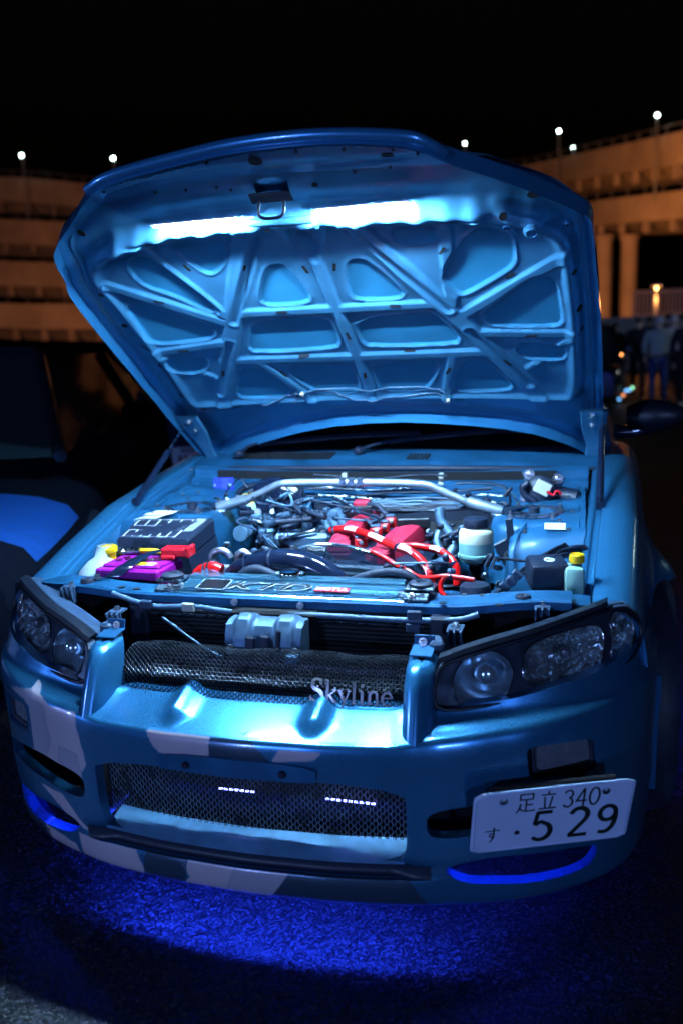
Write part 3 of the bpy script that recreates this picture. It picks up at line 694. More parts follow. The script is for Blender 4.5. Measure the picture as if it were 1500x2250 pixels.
def h_height(x, v):
    d = np.full(x.shape, 9.0)
    for p in POCK: d = np.minimum(d, sd_poly(x, v, chaikin(p, 1, .22)))
    w = -.0055 * (1 - sst(.0, .0045, d)) + .0030 * np.exp(-((d - .0085) / .0030) ** 2)
    rb = np.zeros(x.shape)
    for a, b, hw in RIBS: rb = np.maximum(rb, 1 - sst(hw - .004, hw + .0035, sd_seg(x, v, a, b)))
    w = w + .0085 * rb * sst(.010, .0165, d)
    for g in GROOVE: w -= .006 * (1 - sst(-.003, .005, sd_seg(x, v, *g) - .010)); w += .002 * np.exp(-((sd_seg(x, v, *g) - .019) / .006) ** 2)
    dF = sd_poly(x, v, chaikin(HFRAME, 2))
    w = w * (1 - sst(-.01, .015, dF)) - .026 * sst(.0, .030, dF) + .012 * np.exp(-((dF + .010) / .014) ** 2) * (v < .97)
    dr = sd_path(x, v, RIDGE); w += .026 * np.exp(-(dr / .018) ** 2) * (1 - sst(.55, .68, np.abs(x)))
    rv = np.interp(x, [p[0] for p in RIDGE], [p[1] for p in RIDGE]); f = v - rv
    w += sst(.03, .08, f) * (.004 - .02 * np.exp(-((f - .115) / .035) ** 2) + .030 * sst(.14, .19, f)) * (v > .9)
    e = -sd_poly(x, v, chaikin(HOUT, 1))
    w += .016 * (1 - sst(.004, .022, e)) + .006 * (1 - sst(.0, .006, np.abs(e - .03)))
    w -= .012 * np.exp(-(((x + .05) / .03) ** 4 + ((v - 1.085) / .016) ** 4))
    # crumpled stampings along the channel
    w += .006 * np.exp(-(dr / .03) ** 2) * np.sin(x * 70) * np.sin(x * 23 + 1)
    return w
def h_bend(x, v):          # the panel bends down towards the nose
    W = .10 * sst(.90, 1.20, np.asarray(v, float)); return x + W * (.47 - .70 * x), v + 1.08 * W, W
def hood_fn(x, v):
    w = h_height(x, v); x, v, W = h_bend(x, v); w = w + W
    return HH + x[..., None] * V3(1, 0, 0) + v[..., None] * HDV + w[..., None] * HN
def HP(x, v, w=0.0):
    x, v, W = h_bend(x, v); return HH + V3(float(x), 0, 0) + float(v) * HDV + (w + float(W)) * HN
def outer_fn(x, v):
    e = -sd_poly(x, v, _ho); w = -.040 + .034 * (1 - sst(0, .05, e)); x, v, W = h_bend(x, v); w = w + W
    return HH + x[..., None] * V3(1, 0, 0) + v[..., None] * HDV + w[..., None] * HN
def hp_h(x, v): return float(h_height(np.array([x]), np.array([v]))[0])
_ho = chaikin(HOUT, 1)
def h_keep(x, v): return np.minimum(-sd_poly(x, v, _ho), np.maximum(np.abs(x + .045) - .042, np.abs(v - 1.083) - .012))
P, F, UV = skin(hood_fn, np.linspace(-.775, .755, 345), np.linspace(-.30, 1.262, 352), h_keep, .0045)
hood = link('bonnet', P, F, 'paint_inner', car, 60)
hood.data.materials.append(MATS['paint_skin_inside'])
_d = np.full(len(UV), 9.0)
for p in POCK: _d = np.minimum(_d, sd_poly(UV[:, 0], UV[:, 1], chaikin(p, 1, .22)))
hood.data.polygons.foreach_set('material_index', [int(np.mean(_d[list(f)]) < .0015) for f in F])
hood['label'] = 'raised bonnet with ribbed inner panel lit by LED strips'
# outer skin with rolled edge
P, F, UV = skin(outer_fn, np.linspace(-.775, .755, 160), np.linspace(-.30, 1.262, 160), lambda x, v: -sd_poly(x, v, _ho), .0098, .044, lambda p, uv: np.tile(HN, (len(p), 1)))
link('outer_skin', P, F, 'paint', hood, 60)
mb = MB(); nose = [p for p in HOUT[:11]]
mb.tube([HP(x, v + .004, .018) for x, v in catmull(nose, 5)], .013, 10); mb.build('nose_edge', 'paint', hood, 60)
def h_nrm(x, v):
    a = HP(x + .004, v, hp_h(x + .004, v)) - HP(x - .004, v, hp_h(x - .004, v)); b = HP(x, v + .004, hp_h(x, v + .004)) - HP(x, v - .004, hp_h(x, v - .004)); n = unit(np.cross(a, b)); return n if n @ HN > 0 else -n
for a, b in SLOT:
    x, v = (a[0] + b[0]) / 2, (a[1] + b[1]) / 2; n = h_nrm(x, v); pa, pb = HP(*a, hp_h(*a)), HP(*b, hp_h(*b)); d = unit(pb - pa); L = np.linalg.norm(pb - pa) / 2; s1 = np.cross(n, d); c = (pa + pb) / 2 + n * .0012
    ring = [c + d * (math.copysign(L, math.cos(t)) + .0042 * math.cos(t)) + s1 * .0046 * math.sin(t) for t in np.linspace(.01, 2 * math.pi + .01, 17)[:-1]]
    MB().prism(ring, n * .0006).build('slot', 'void', hood, 0)
for x, v, r in HOLE:
    n = h_nrm(x, v); MB().lathe([(r * 1.25, -.002), (r * 1.2, .0016), (r, .0018), (r * .98, .001), (r * .3, .001)], HP(x, v, hp_h(x, v)), n, 18).build('hole', 'void', hood, 60)
mb = MB()
for x, v in PINS: mb.lathe([(.004, -.002), (.004, .003)], HP(x, v, hp_h(x, v)), HN, 8)
mb.build('blanking_pins', 'black', hood, 30)['kind'] = 'stuff'
# LED strips along the channel, aimed straight down
for (a, b) in (((-.363, 1.040), (-.141, 1.047)), ((.066, 1.049), (.280, 1.051))):
    p = [HP(a[0] + (b[0] - a[0]) * t, a[1] + (b[1] - a[1]) * t, .022) for t in (0, 1)]
    dn = unit(V3(0, -.05, -1)); R = frame(dn, p[1] - p[0]); c = (p[0] + p[1]) / 2; L = np.linalg.norm(p[1] - p[0])
    st = MB().box(c - dn * .004, (L + .012, .024, .004), R); fw = R[:, 1] if R[1, 1] < 0 else -R[:, 1]
    st = st.build('led_strip_shield', 'label_white', hood, 0)  # shield added to keep the strip's light off the bonnet nose
    MB().box(c - dn * .0005 - fw * .001, (L, .0075, .003), R).build('led_strip', 'led', st, 0)
# latch loop, tubes and clips beside it
mb = MB(); mb.tube(catmull([HP(-.075, 1.075, -.01), HP(-.075, 1.06, .03), HP(-.045, 1.055, .036), HP(-.015, 1.06, .03), HP(-.015, 1.075, -.01)], 5), .004, 8)
mb.box(HP(-.045, 1.078, -.004), (.10, .03, .004), frame(HN), .001); mb.build('latch_striker', 'black', hood)
MB().tube([HP(-.12, 1.02, .012), HP(-.03, 1.022, .018), HP(.04, 1.016, .012)], .010, 10).build('cable_sleeve', 'paint_inner', hood, 60)
MB().lathe([(.008, 0), (.008, .01), (.004, .014)], HP(-.085, .985, .0), HN, 10).build('buffer', 'label_white', hood)
for pts in ([(-.700,.466),(-.669,.387),(-.669,.287),(-.685,.144),(-.690,.067),(-.660,.036),(-.516,.053),(-.369,.131),(-.226,.190),(-.158,.200),(-.05,.200),(.120,.200),(.236,.188),(.258,.147),(.281,.076)],
            [(-.168,.198),(-.115,.177),(-.049,.150),(.055,.156),(.127,.159),(.226,.165),(.272,.091)], [(-.245, .195), (-.262, .15), (-.285, .10)]):
    MB().tube([HP(x, v, hp_h(x, v) + .005) for x, v in catmull(pts, 6)], .0024, 6).build('washer_hose', 'wire_blue', hood, 60)
for x, v in ((-.668, .37), (-.683, .17), (-.226, .192), (-.655, .04), (.258, .147)):
    MB().box(HP(x, v, hp_h(x, v) + .005), (.012, .016, .012), frame(HN), .002).build('hose_clip', 'connector' if x > -.3 else 'grey_plastic', hood)
mb = MB()
for x in (.284, -.29): mb.box(HP(x, .082, hp_h(x, .082) + .004), (.035, .012, .008), frame(HN), .003)
mb.build('washer_jet', 'black', hood)
# stamped round bosses at the front corner
for x, v, r in ((.556, .938, .018), (.635, .893, .012), (.50, .945, .011)):
    MB().lathe([(r, -.004), (r, .006), (r * .7, .010), (r * .62, .002), (.001, .001)], HP(x, v, hp_h(x, v)), HN, 18).build('boss', 'paint_inner', hood, 50)
# hinge arms
for sx in (-1, 1):
    mb = MB(); x = sx * .715
    pts = [HP(x, .05, .012), HP(x, -.06, .016), HP(x, -.17, .03), V3(sx * .705, 1.60, .90)]
    G = []
    for i, p in enumerate(pts):
        wd = (.045, .040, .022, .020)[i]; G.append([p + V3(a * wd, 0, 0) + HN * b for a, b in ((-1, 0), (-.9, .006), (.9, .006), (1, 0), (1, -.004), (-1, -.004), (-1, 0))])
    mb.grid(G); hg = mb.build('hinge', 'paint_inner', hood)
    for v in (.025, -.035): MB().lathe([(.012, .004), (.012, .008), (.008, .008), (.008, .016), (.004, .018)], HP(x - sx * .006, v, .014), HN, 10).build('bolt', 'bolt', hg)
# gas struts
for sx, lo, up in ((-1, V3(-.722, .985, .862), HP(-.735, .0, .01)), (1, V3(.728, .975, .868), HP(.742, -.01, .012))):
    gs = bpy.data.objects.new('gas_strut', None); COL.objects.link(gs); gs.parent = car
    k = .60 if sx < 0 else .90; mid = lo + (up - lo) * k; d = unit(up - lo)
    MB().tube([lo + d * .03, mid], .0105, 14).build('cylinder', 'black_gloss', gs, 40)
    MB().tube([mid, up], .0042, 10).build('rod', 'steel', gs, 40)
    MB().tube([lo, lo + d * .035], [.011, .0075], 12).build('end_joint', 'black_gloss', gs, 40)
    MB().lathe([(.012, -.01), (.012, .01)], lo, (1, 0, 0), 12).build('ball_socket', 'black_gloss', gs, 40)

# ---- front wings
WY = np.array([.30, .40, .50, .62, .75, .90, 1.05, 1.25, 1.45, 1.60, 1.85])
def wing_sec(y):
    zi = np.interp(y, [.30, .42, .65, .95, 1.3, 1.6, 1.85], [.690, .728, .790, .858, .898, .926, .94])
    xw = np.interp(y, [.3, .45, .65, .95, 1.6, 1.85], [.700, .705, .717, .735, .759, .765])
    fl = math.exp(-((y - .98) / .17) ** 2)
    return [(xw - .040, zi - .065), (xw - .040, zi - .012), (xw - .036, zi - .010), (xw - .024, zi - .011), (xw - .020, zi - .017), (xw - .008, zi - .017), (xw - .004, zi - .012), (xw - .002, zi), (xw + .004, zi + .004),
            (xw + .035, zi + .006), (xw + .065, zi + .0), (xw + .090, zi - .018), (xw + .108, zi - .05), (xw + .118 + .010 * fl, zi - .095), (xw + .122 + .030 * fl, zi - .135), (xw + .124 + .070 * fl, zi - .18), (xw + .124 + .085 * fl, zi - .24), (.866 + .055 * fl, .54), (.862 + .045 * fl, .42), (.86 + .03 * fl, .25)]
def wing_fn(sx):
    ys = np.linspace(.30, 1.85, 120); S = np.array([catmull(wing_sec(y), 6) for y in ys])
    def fn(u, v):
        i = np.clip((u - .30) / 1.55 * 119, 0, 118.999); j = np.clip(v, 0, .99999) * (S.shape[1] - 1)
        i0, j0 = i.astype(int), j.astype(int); a, b = i - i0, j - j0; o = []
        for c in (0, 1):
            A = S[..., c]; o.append((1 - a) * ((1 - b) * A[i0, j0] + b * A[i0, j0 + 1]) + a * ((1 - b) * A[i0 + 1, j0] + b * A[i0 + 1, j0 + 1]))
        return np.stack([sx * o[0], u, o[1]], -1)
    return fn
for sx in (-1, 1):
    fn = wing_fn(sx)
    def keep(u, v):
        P = fn(u, v); y, z, x = P[..., 1], P[..., 2], np.abs(P[..., 0])
        d = np.hypot(y - .905, z - .33) - .345                          # wheel arch
        d = np.where(x < .79, 1.0, d)
        hl = np.where(x > .70, y - np.interp(x, [.70, .74, .78, .81, .83, .87], [.40, .415, .43, .435, .44, .47]), y - .40)     # headlight cut
        return np.minimum(d, np.where(z > .60, hl, y - .545))
    P, F, UV = skin(fn, np.linspace(.30, 1.85, 260), np.linspace(0, 1, 190), lambda u, v: keep(u, v), .006, .012, lambda p, uv: np.tile([-sx, .3, -.2], (len(p), 1)))
    wing = link('front_wing', P, F, 'paint', car, 45)
    # bolts along the wing rail
    for y in (.47, 1.45):
        s_ = wing_sec(y); MB().lathe([(.009, 0), (.009, .003), (.006, .003), (.006, .008), (.003, .009)], (sx * (s_[4][0] + .006), y, s_[4][1]), (0, 0, 1), 10).build('bolt', 'bolt', wing)
    # wheel
    wh = bpy.data.objects.new('front_wheel', None); COL.objects.link(wh); wh.parent = car
    wc = V3(sx * .80, .905, GZ + .325)
    MB().lathe([(.235, -.115), (.30, -.115), (.318, -.10), (.325, -.07), (.326, 0), (.325, .07), (.318, .10), (.30, .118), (.25, .120), (.235, .112)], wc, (sx, 0, 0), 48, (False, False)).build('tyre', 'rubber', wh, 40)
    mb = MB(); mb.lathe([(.238, -.11), (.232, .02), (.226, .10), (.240, .115), (.244, .116)], wc, (sx, 0, 0), 40, (True, False))
    for k in range(6):
        a = k * math.pi / 3; d = V3(0, math.cos(a), math.sin(a)); mb.box(wc + V3(sx * .085, 0, 0) + d * .125, (.02, .05, .22), frame(d, (1, 0, 0)), .006)
    mb.build('rim', 'steel', wh, 40)
    MB().grid([[wc + V3(sx * (-.16 + .02 * 0), .37 * math.cos(a), .37 * math.sin(a)) * V3(1, 1, 1) if k == 0 else wc + V3(sx * .03, .37 * math.cos(a), .37 * math.sin(a)) for k in (0, 1)] for a in np.linspace(-.3, math.pi + .3, 24)]).build('wheel_arch_liner', 'void', wh, 60)

# ---- cabin: scuttle, windscreen, roof, doors, mirror
cab = MB()
G = []
for x in np.linspace(-.76, .76, 33):
    k = (x / .76) ** 2
    G.append([V3(x, 1.36 + .10 * k, .905 - .02 * k), V3(x, 1.365 + .10 * k, .925 - .02 * k), V3(x, 1.40 + .12 * k, .932 - .015 * k), V3(x, 1.50 + .14 * k, .945 - .012 * k), V3(x, 1.58 + .16 * k, .958 - .012 * k), V3(x, 1.60 + .17 * k, .950 - .012 * k)])
scut = MB().grid(G).build('scuttle_panel', 'paint_bay', car, 40)
for x0, x1 in ((-.60, -.19), (.085, .165)):
    mb = MB(); n = int((x1 - x0) / .0125)
    for i in range(n):
        x = x0 + (i + .5) * (x1 - x0) / n; k = (x / .76) ** 2
        for j in range(4 if x0 < 0 else 3):
            yy = 1.44 + .13 * k + j * .026; mb.box((x, yy, .9405 + (yy - 1.44 - .13 * k) * .13 - .012 * k), (.008, .016, .004), None)
    mb.build('vent_grid', 'void', scut, 0)['kind'] = 'stuff'
MB().tube([V3(x, 1.355 + .10 * (x / .76) ** 2, .918 - .02 * (x / .76) ** 2) for x in np.linspace(-.72, .72, 30)], .010, 8).build('bonnet_seal', 'rubber', scut, 60)
G = []
for t in np.linspace(0, 1, 10):
    G.append([V3(x * (1 - .16 * t), 1.60 + .17 * (x / .76) ** 2 + .72 * t - .05 * t * (x / .76) ** 2, .945 + .36 * t - .02 * (x / .76) ** 2 - .02 * t * t) for x in np.linspace(-.76, .76, 21)])
MB().grid(G).build('windscreen', 'windscreen', car, 60)
G = []
for t in np.linspace(0, 1, 12):
    y = 2.3 + 2.0 * t; z = 1.29 + .05 * math.sin(t * 2.4) - .28 * max(0, t - .45) * 1.2
    G.append([V3(.64 * a, y, z - .05 * a * a) for a in np.linspace(-1, 1, 11)])
MB().grid(G).build('roof', 'paint', car, 60)
for sx in (-1, 1):
    G = []
    for y in np.linspace(1.855, 4.2, 14):
        G.append([V3(sx * .64, min(y + .35, 4.2), 1.26 - .25 * max(0, (y - 3.2))), V3(sx * .79, y, .92), V3(sx * .84, y, .86), V3(sx * .862, y, .6), V3(sx * .85, y, .3), V3(sx * .82, y, .2)])
    MB().grid(G).build('door', 'paint', car, 35)
    a0, a1 = V3(sx * .765, 1.80, .925), V3(sx * .635, 2.33, 1.27)
    MB().tube([a0, (a0 + a1) / 2 + V3(sx * .01, 0, .015), a1], .028, 8).build('windscreen_pillar', 'paint', car, 60)
mir = bpy.data.objects.new('door_mirror', None); COL.objects.link(mir); mir.parent = car
G = []
mc = V3(.935, 1.80, 1.045)
for t in np.linspace(0, 1, 12):
    a = -.10 + .20 * t; k = math.sin(math.pi * (.10 + .85 * t)) ** .55
    G.append([mc + V3(a, .045 * math.cos(an) * k * (1.25 if math.cos(an) < 0 else .6), .062 * math.sin(an) * k * (1 - .12 * t)) for an in np.linspace(0, 2 * math.pi, 17)])
mb = MB().grid(G); mb.build('shell', 'black_trim', mir, 60)
MB().tube([V3(.80, 1.84, .985), V3(.86, 1.82, .985), V3(.92, 1.81, 1.0)], [.03, .02, .022], 10).build('stalk', 'black_gloss', mir, 60)
# wipers
for pts in ([(-.56, 1.50, .952), (-.50, 1.52, .985), (-.30, 1.57, 1.00), (-.10, 1.60, 1.01), (.10, 1.64, 1.01)], [(-.10, 1.50, .962), (.0, 1.54, .99), (.18, 1.60, 1.005), (.40, 1.66, 1.015), (.62, 1.74, 1.0)]):
    p = catmull([V3(*q) for q in pts], 8); wp = MB().tube(p, .008, 8, flat=(1.4, .8)).build('wiper', 'black', car, 60)
    MB().tube(p[8:] + V3(0, .03, -.012), .006, 6).build('blade', 'rubber', wp, 60)
    MB().lathe([(.018, 0), (.018, .012), (.010, .02)], p[0] + V3(0, 0, -.008), (0, -.2, 1), 14).build('pivot_cap', 'black', wp)

# ---- glow tubes below the sill and the bumper
MB().tube([V3(x, plan_y(x) + .092, .270) for x in np.linspace(-.36, .36, 29)], .006, 6).build('underglow_tube', 'led_under', bump, 60)
for sx in (-1, 1): MB().tube([V3(sx * x, plan_y(x) + .055, .318) for x in np.linspace(.41, .70, 15)], .006, 6).build('underglow_tube', 'led_under_side', bump, 60)
for sx in (-1, 1): MB().tube([V3(sx * .70, y, .20) for y in np.linspace(1.35, 3.2, 6)], .006, 6).build('underglow_tube', 'led_under_side', car, 60)
# floor pan keeps the glow low
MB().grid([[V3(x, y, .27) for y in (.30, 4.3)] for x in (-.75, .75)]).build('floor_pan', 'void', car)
# ------------------------------------------------------------------ engine bay
def E(name, parent=None):
    o = bpy.data.objects.new(name, None); COL.objects.link(o); o.parent = parent or car; return o
def zp(ox, oy, s, pts, ys):        # enlarged-view coordinates -> points at the depths ys
    n = len(pts); yy = np.interp(np.linspace(0, 1, n), np.linspace(0, 1, len(ys)), ys)
    return [ay(ox + x * s, oy + y * s, d) for (x, y), d in zip(pts, yy)]
Z3 = lambda pts, *ys: zp(700, 1040, .24667, pts, ys)
Z2 = lambda pts, *ys: zp(430, 1040, .24667, pts, ys)
def text(name, body, place_m, size, m, parent, ext=.0004, sx=1.0, shear=0.0, off=0.0):
    cu = bpy.data.curves.new(name, 'FONT'); cu.body = body; cu.size = size; cu.extrude = ext; cu.align_x = 'CENTER'; cu.align_y = 'CENTER'; cu.shear = shear; cu.offset = off; cu.resolution_u = 3
    ob = bpy.data.objects.new(name, cu); COL.objects.link(ob); bpy.context.view_layer.update()
    me = bpy.data.meshes.new_from_object(ob); bpy.data.objects.remove(ob); bpy.data.curves.remove(cu)
    me.name = name; me.transform(Matrix.Diagonal((sx, 1, 1, 1))); me.transform(place_m); me.materials.clear(); me.materials.append(MATS[m])
    o = bpy.data.objects.new(name, me); COL.objects.link(o); o.parent = parent; return o
def M4(c, X, Y, Zv): return Matrix(((X[0], Y[0], Zv[0], c[0]), (X[1], Y[1], Zv[1], c[1]), (X[2], Y[2], Zv[2], c[2]), (0, 0, 0, 1)))

# ---- sheet metal: aprons, towers, bulkhead, floor
for sx in (-1, 1):
    G = []
    for y in np.linspace(.40, 1.45, 24):
        s_ = wing_sec(y); zt = s_[0][1] + .01; x = s_[0][0]
        G.append([V3(sx * (x - .002), y, zt), V3(sx * (x - .012), y, zt - .03), V3(sx * (x - .02), y, zt - .12), V3(sx * (x - .05), y, .50), V3(sx * (x - .08), y, .42)])
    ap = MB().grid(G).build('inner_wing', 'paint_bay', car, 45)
    # strut tower: loft of rounded squares
    G = []
    for z, hx, hy, cx, cy in ((.42, .17, .22, .56, 1.02), (.60, .155, .195, .562, 1.03), (.74, .145, .172, .562, 1.035), (.80, .138, .155, .560, 1.035), (.822, .128, .140, .556, 1.03), (.832, .112, .124, .552, 1.03), (.834, .07, .078, .545, 1.03), (.824, .062, .070, .545, 1.03), (.822, .03, .03, .545, 1.03), (.822, .001, .001, .545, 1.03)):
        row = []
        for a in np.linspace(0, 2 * math.pi, 41):
            c_, s2 = math.cos(a), math.sin(a); e = .55 if z < .834 else .9
            row.append(V3(sx * (cx + hx * math.copysign(abs(c_) ** e, c_)), cy + hy * math.copysign(abs(s2) ** e, s2), z + (cy - 1.0) * 0))
        G.append(row)
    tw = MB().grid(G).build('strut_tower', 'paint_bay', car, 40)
    # ledge between tower and wing, with pressed steps
    G = []
    for y in np.linspace(.74, 1.42, 30):
        zt = np.interp(y, [.74, .78, .82, .9, 1.1, 1.25, 1.42], [.60, .755, .812, .828, .838, .848, .85]) + .004 * math.sin(y * 40)
        G.append([V3(sx * .475, y, zt - .12), V3(sx * .49, y, zt - .02), V3(sx * .51, y, zt - .004), V3(sx * .60, y, zt + .004), V3(sx * .66, y, zt + .006), V3(sx * .69, y, zt + .012)])
    MB().grid(G).build('tower_ledge', 'paint_bay', tw, 40)
    for a in (.6, 2.2, 3.9, 5.4):
        c = V3(sx * .545 + .088 * math.cos(a), 1.03 + .098 * math.sin(a), .832)
        MB().lathe([(.011, 0), (.011, .003), (.0075, .003), (.0075, .010), (.004, .011), (.004, .022)], c, (0, 0, 1), 8).build('stud_nut', 'bolt', tw)
    MB().lathe([(.052, 0), (.052, .004), (.030, .008), (.016, .010), (.016, .030), (.012, .032)], (sx * .545, 1.03, .823), (0, 0, 1), 24).build('top_mount', 'rubber', tw)
# bulkhead
prof = [(1.375, .915), (1.35, .905), (1.345, .880), (1.315, .872), (1.312, .846), (1.285, .840), (1.283, .812), (1.262, .806), (1.26, .45)]
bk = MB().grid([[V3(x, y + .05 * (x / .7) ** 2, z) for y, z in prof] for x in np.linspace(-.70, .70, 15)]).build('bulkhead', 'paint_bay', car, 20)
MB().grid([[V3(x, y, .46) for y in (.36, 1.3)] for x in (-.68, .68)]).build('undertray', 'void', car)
# stickers on the ledges
for c, w_, h_, a in ((ay(354, 1130, .90), .075, .020, 0), (ay(330, 1140, .86), .060, .018, 0)):
    q = c + V3(0, 0, .004); MB().prism([q + V3(u * w_ / 2 + v * .012, v * .026, v * .002) for u, v in ((-1, -1), (1, -1), (1.15, 0) if w_ > .07 else (1, 0), (1, 1), (-1, 1))], V3(0, 0, .0008)).build('warning_label', 'label_white', car, 0)
q = ay(1218, 1156, .84); MB().prism([q + V3(u * .028, -.004 + v * .004, v * .008) for u, v in ((-1, -1), (1, -1), (1, 1), (-1, 1))], V3(0, -.001, .001)).build('warning_label', 'label_white', car, 0)

# dark sheets put in for shade on the bulkhead and under the scuttle, seams, grommets and studs on the sheet metal
MB().grid([[V3(x, 1.338 + .05 * (x / .7) ** 2, z) for z in (.878, .908)] for x in np.linspace(-.60, .60, 13)]).build('scuttle_shade', 'void', bk)
MB().grid([[V3(x, 1.255 + .05 * (x / .7) ** 2, z) for z in (.70, .808)] for x in np.linspace(-.40, .46, 13)]).build('bulkhead_shade', 'rubber', bk)
rs_ = random.Random(5)
for sx in (-1, 1):
    for y, z in ((.50, .66), (.58, .70), (.66, .64), (1.22, .80), (1.30, .83)):
        c = V3(sx * (np.interp(y, [.45, 1.3], [.66, .69]) - .03), y, z); MB().lathe([(.011, -.004), (.011, .003), (.007, .005), (.002, .005)], c, (-sx, -.2, .3), 12).build('grommet', rs_.choice(['rubber', 'bolt', 'paint_bay']), car, 40)
    for x, y, z in ((.62, .90, .838), (.655, 1.0, .845), (.64, 1.16, .856), (.60, 1.20, .855), (.53, .84, .818), (.645, .84, .826)):
        MB().lathe([(.007, 0), (.007, .004), (.004, .004), (.004, .008)], (sx * x, y, z), (0, 0, 1), 8).build('stud', 'bolt', car)
    MB().tube(catmull([V3(sx * .672, y, np.interp(y, [.78, .82, .9, 1.1, 1.25, 1.4], [.758, .818, .836, .846, .856, .858])) for y in (.80, .86, .95, 1.05, 1.15, 1.25, 1.38)], 5), .003, 5).build('sealer_bead', 'paint_bay', car, 60)
    MB().tube(catmull([V3(sx * .505, .775, .74), V3(sx * .508, .79, .79), V3(sx * .515, .83, .818), V3(sx * .53, .90, .83)], 5), .003, 5).build('sealer_bead', 'paint_bay', car, 60)

# ---- strut brace
br = E('strut_brace')
pts = [V3(-.362, 1.026, .861), V3(-.30, 1.024, .888), V3(-.245, 1.02, .913), V3(-.205, 1.018, .921), V3(-.10, 1.018, .924), V3(0, 1.018, .924), V3(.10, 1.018, .924), V3(.205, 1.018, .921), V3(.245, 1.02, .913), V3(.30, 1.024, .888), V3(.362, 1.026, .861)]
MB().tube(catmull(pts, 6), .0125, 16).build('bar', 'bar_metal', br, 60)
for sx in (-1, 1):
    a, b = V3(sx * .352, 1.026, .866), V3(sx * .452, 1.026, .838); d = unit(b - a)
    MB().tube([a, b], .0175, 16).build('sleeve', 'bar_metal', br, 50)
    pl = MB(); pl.box(b + d * .02 + V3(0, 0, -.004), (.10, .05, .012), frame((0, 0, 1), d), .003); pl.lathe([(.088, 0), (.088, .006), (.066, .006), (.066, 0)], (sx * .545, 1.03, .836), (0, 0, 1), 36, (False, False)); pl.build('end_plate', 'steel', br, 40)
for x in (-.028, 0, .028): MB().lathe([(.0165, -.010), (.0165, .010)], (x, 1.018, .924), (1, 0, 0), 6).build('lock_nut', 'steel', br, 20)
# cream clips and pipes on the bulkhead
for px in (757, 968): MB().box(ay(px, 1052, 1.26), (.016, .012, .04), None, .002).build('pipe_clip', 'connector', bk)
rnd = random.Random(3)
for y0, a, b in ((1072, 610, 960), (1078, 640, 1080), (1086, 560, 1000), (1092, 700, 1110), (1099, 600, 1060), (1048, 690, 980)):
    p = [ay(a + (b - a) * t, y0 + 5 * math.sin(t * 7 + y0), 1.245 + .02 * math.sin(t * 4)) for t in np.linspace(0, 1, 8)]
    MB().tube(catmull(p, 4), .0045, 6).build('brake_pipe', rnd.choice(['steel', 'wire_blue', 'black']), bk, 60)
p = [ay(*q, 1.2) for q in ((520, 1108), (528, 1080), (560, 1066), (620, 1062), (650, 1068))]; MB().tube(catmull(p, 6), .010, 8).build('heater_hose', 'rubber', bk, 60)
p = [ay(*q, 1.15) for q in ((662, 1070), (660, 1090), (648, 1110), (640, 1128))]; MB().tube(catmull(p, 6), .010, 8).build('vacuum_hose', 'rubber', bk, 60)
p = [ay(*q, 1.2) for q in ((1000, 1062), (1060, 1062), (1105, 1068), (1118, 1085), (1120, 1110))]; MB().tube(catmull(p, 6), .004, 6).build('brake_pipe', 'black', bk, 60)
p = [ay(*q, 1.2) for q in ((1090, 1065), (1120, 1080), (1135, 1100))]; MB().tube(catmull(p, 6), .004, 6).build('brake_pipe', 'wire_blue', bk, 60)
# identification plate
idp = MB().prism([ay(x, y, 1.30) for x, y in ((470, 1085), (515, 1085), (514, 1049), (470, 1050))], V3(0, -.002, 0)).build('identification_plate', 'id_blue', bk, 0)
mb = MB()
for i in range(7): c = ay(496, 1054 + i * 4.2, 1.297); mb.box(c, (.030 - .008 * (i % 3), .001, .0012))
mb.build('stamped_lines', 'id_print', idp, 0)['kind'] = 'stuff'
for q in ((473, 1066), (511, 1066)): MB().lathe([(.003, 0), (.003, .002)], ay(*q, 1.297), (0, -1, 0), 8).build('rivet', 'label_white', idp)
# wiper motor
wm = E('wiper_motor'); c = ay(1188, 1078, 1.22)
MB().lathe([(.042, 0), (.048, .01), (.048, .04), (.036, .05), (.02, .055)], c, (-.1, -1, .15), 22).build('gear_case', 'black', wm, 40)
MB().lathe([(.026, -.05), (.03, -.04), (.03, .05), (.02, .058)], c + V3(.06, .02, -.02), (1, -.2, -.15), 16).build('motor_body', 'black', wm, 40)
MB().box(ay(1191, 1072, 1.155), (.048, .02, .040), roty(.45), .003).build('white_connector', 'connector', wm)
mb = MB()
for q in ((1162, 1042), (1224, 1052)):
    MB().box(ay(q[0], q[1] + 8, 1.235), (.034, .008, .05), roty(-.3 if q[0] < 1190 else .3), .003).build('ear', 'cast_alu', wm)
    MB().lathe([(.016, 0), (.016, .006), (.009, .006), (.009, .014), (.004, .016)], ay(*q, 1.22), (0, -1, .1), 14).build('bolt', 'bolt', wm)
MB().lathe([(.013, 0), (.013, .006), (.008, .006), (.008, .012)], ay(1151, 1094, 1.18), (0, -1, .1), 12).build('bolt', 'bolt', wm)
p = [ay(*q, 1.16) for q in ((1160, 1060), (1146, 1072), (1152, 1088), (1172, 1100), (1182, 1115))]; MB().tube(catmull(p, 6), .010, 8).build('loom', 'black', wm, 60)
p = [ay(*q, 1.14) for q in ((1200, 1080), (1215, 1088), (1222, 1078), (1232, 1086))]; MB().tube(catmull(p, 6), .004, 6).build('loom', 'red_plastic', wm, 60)

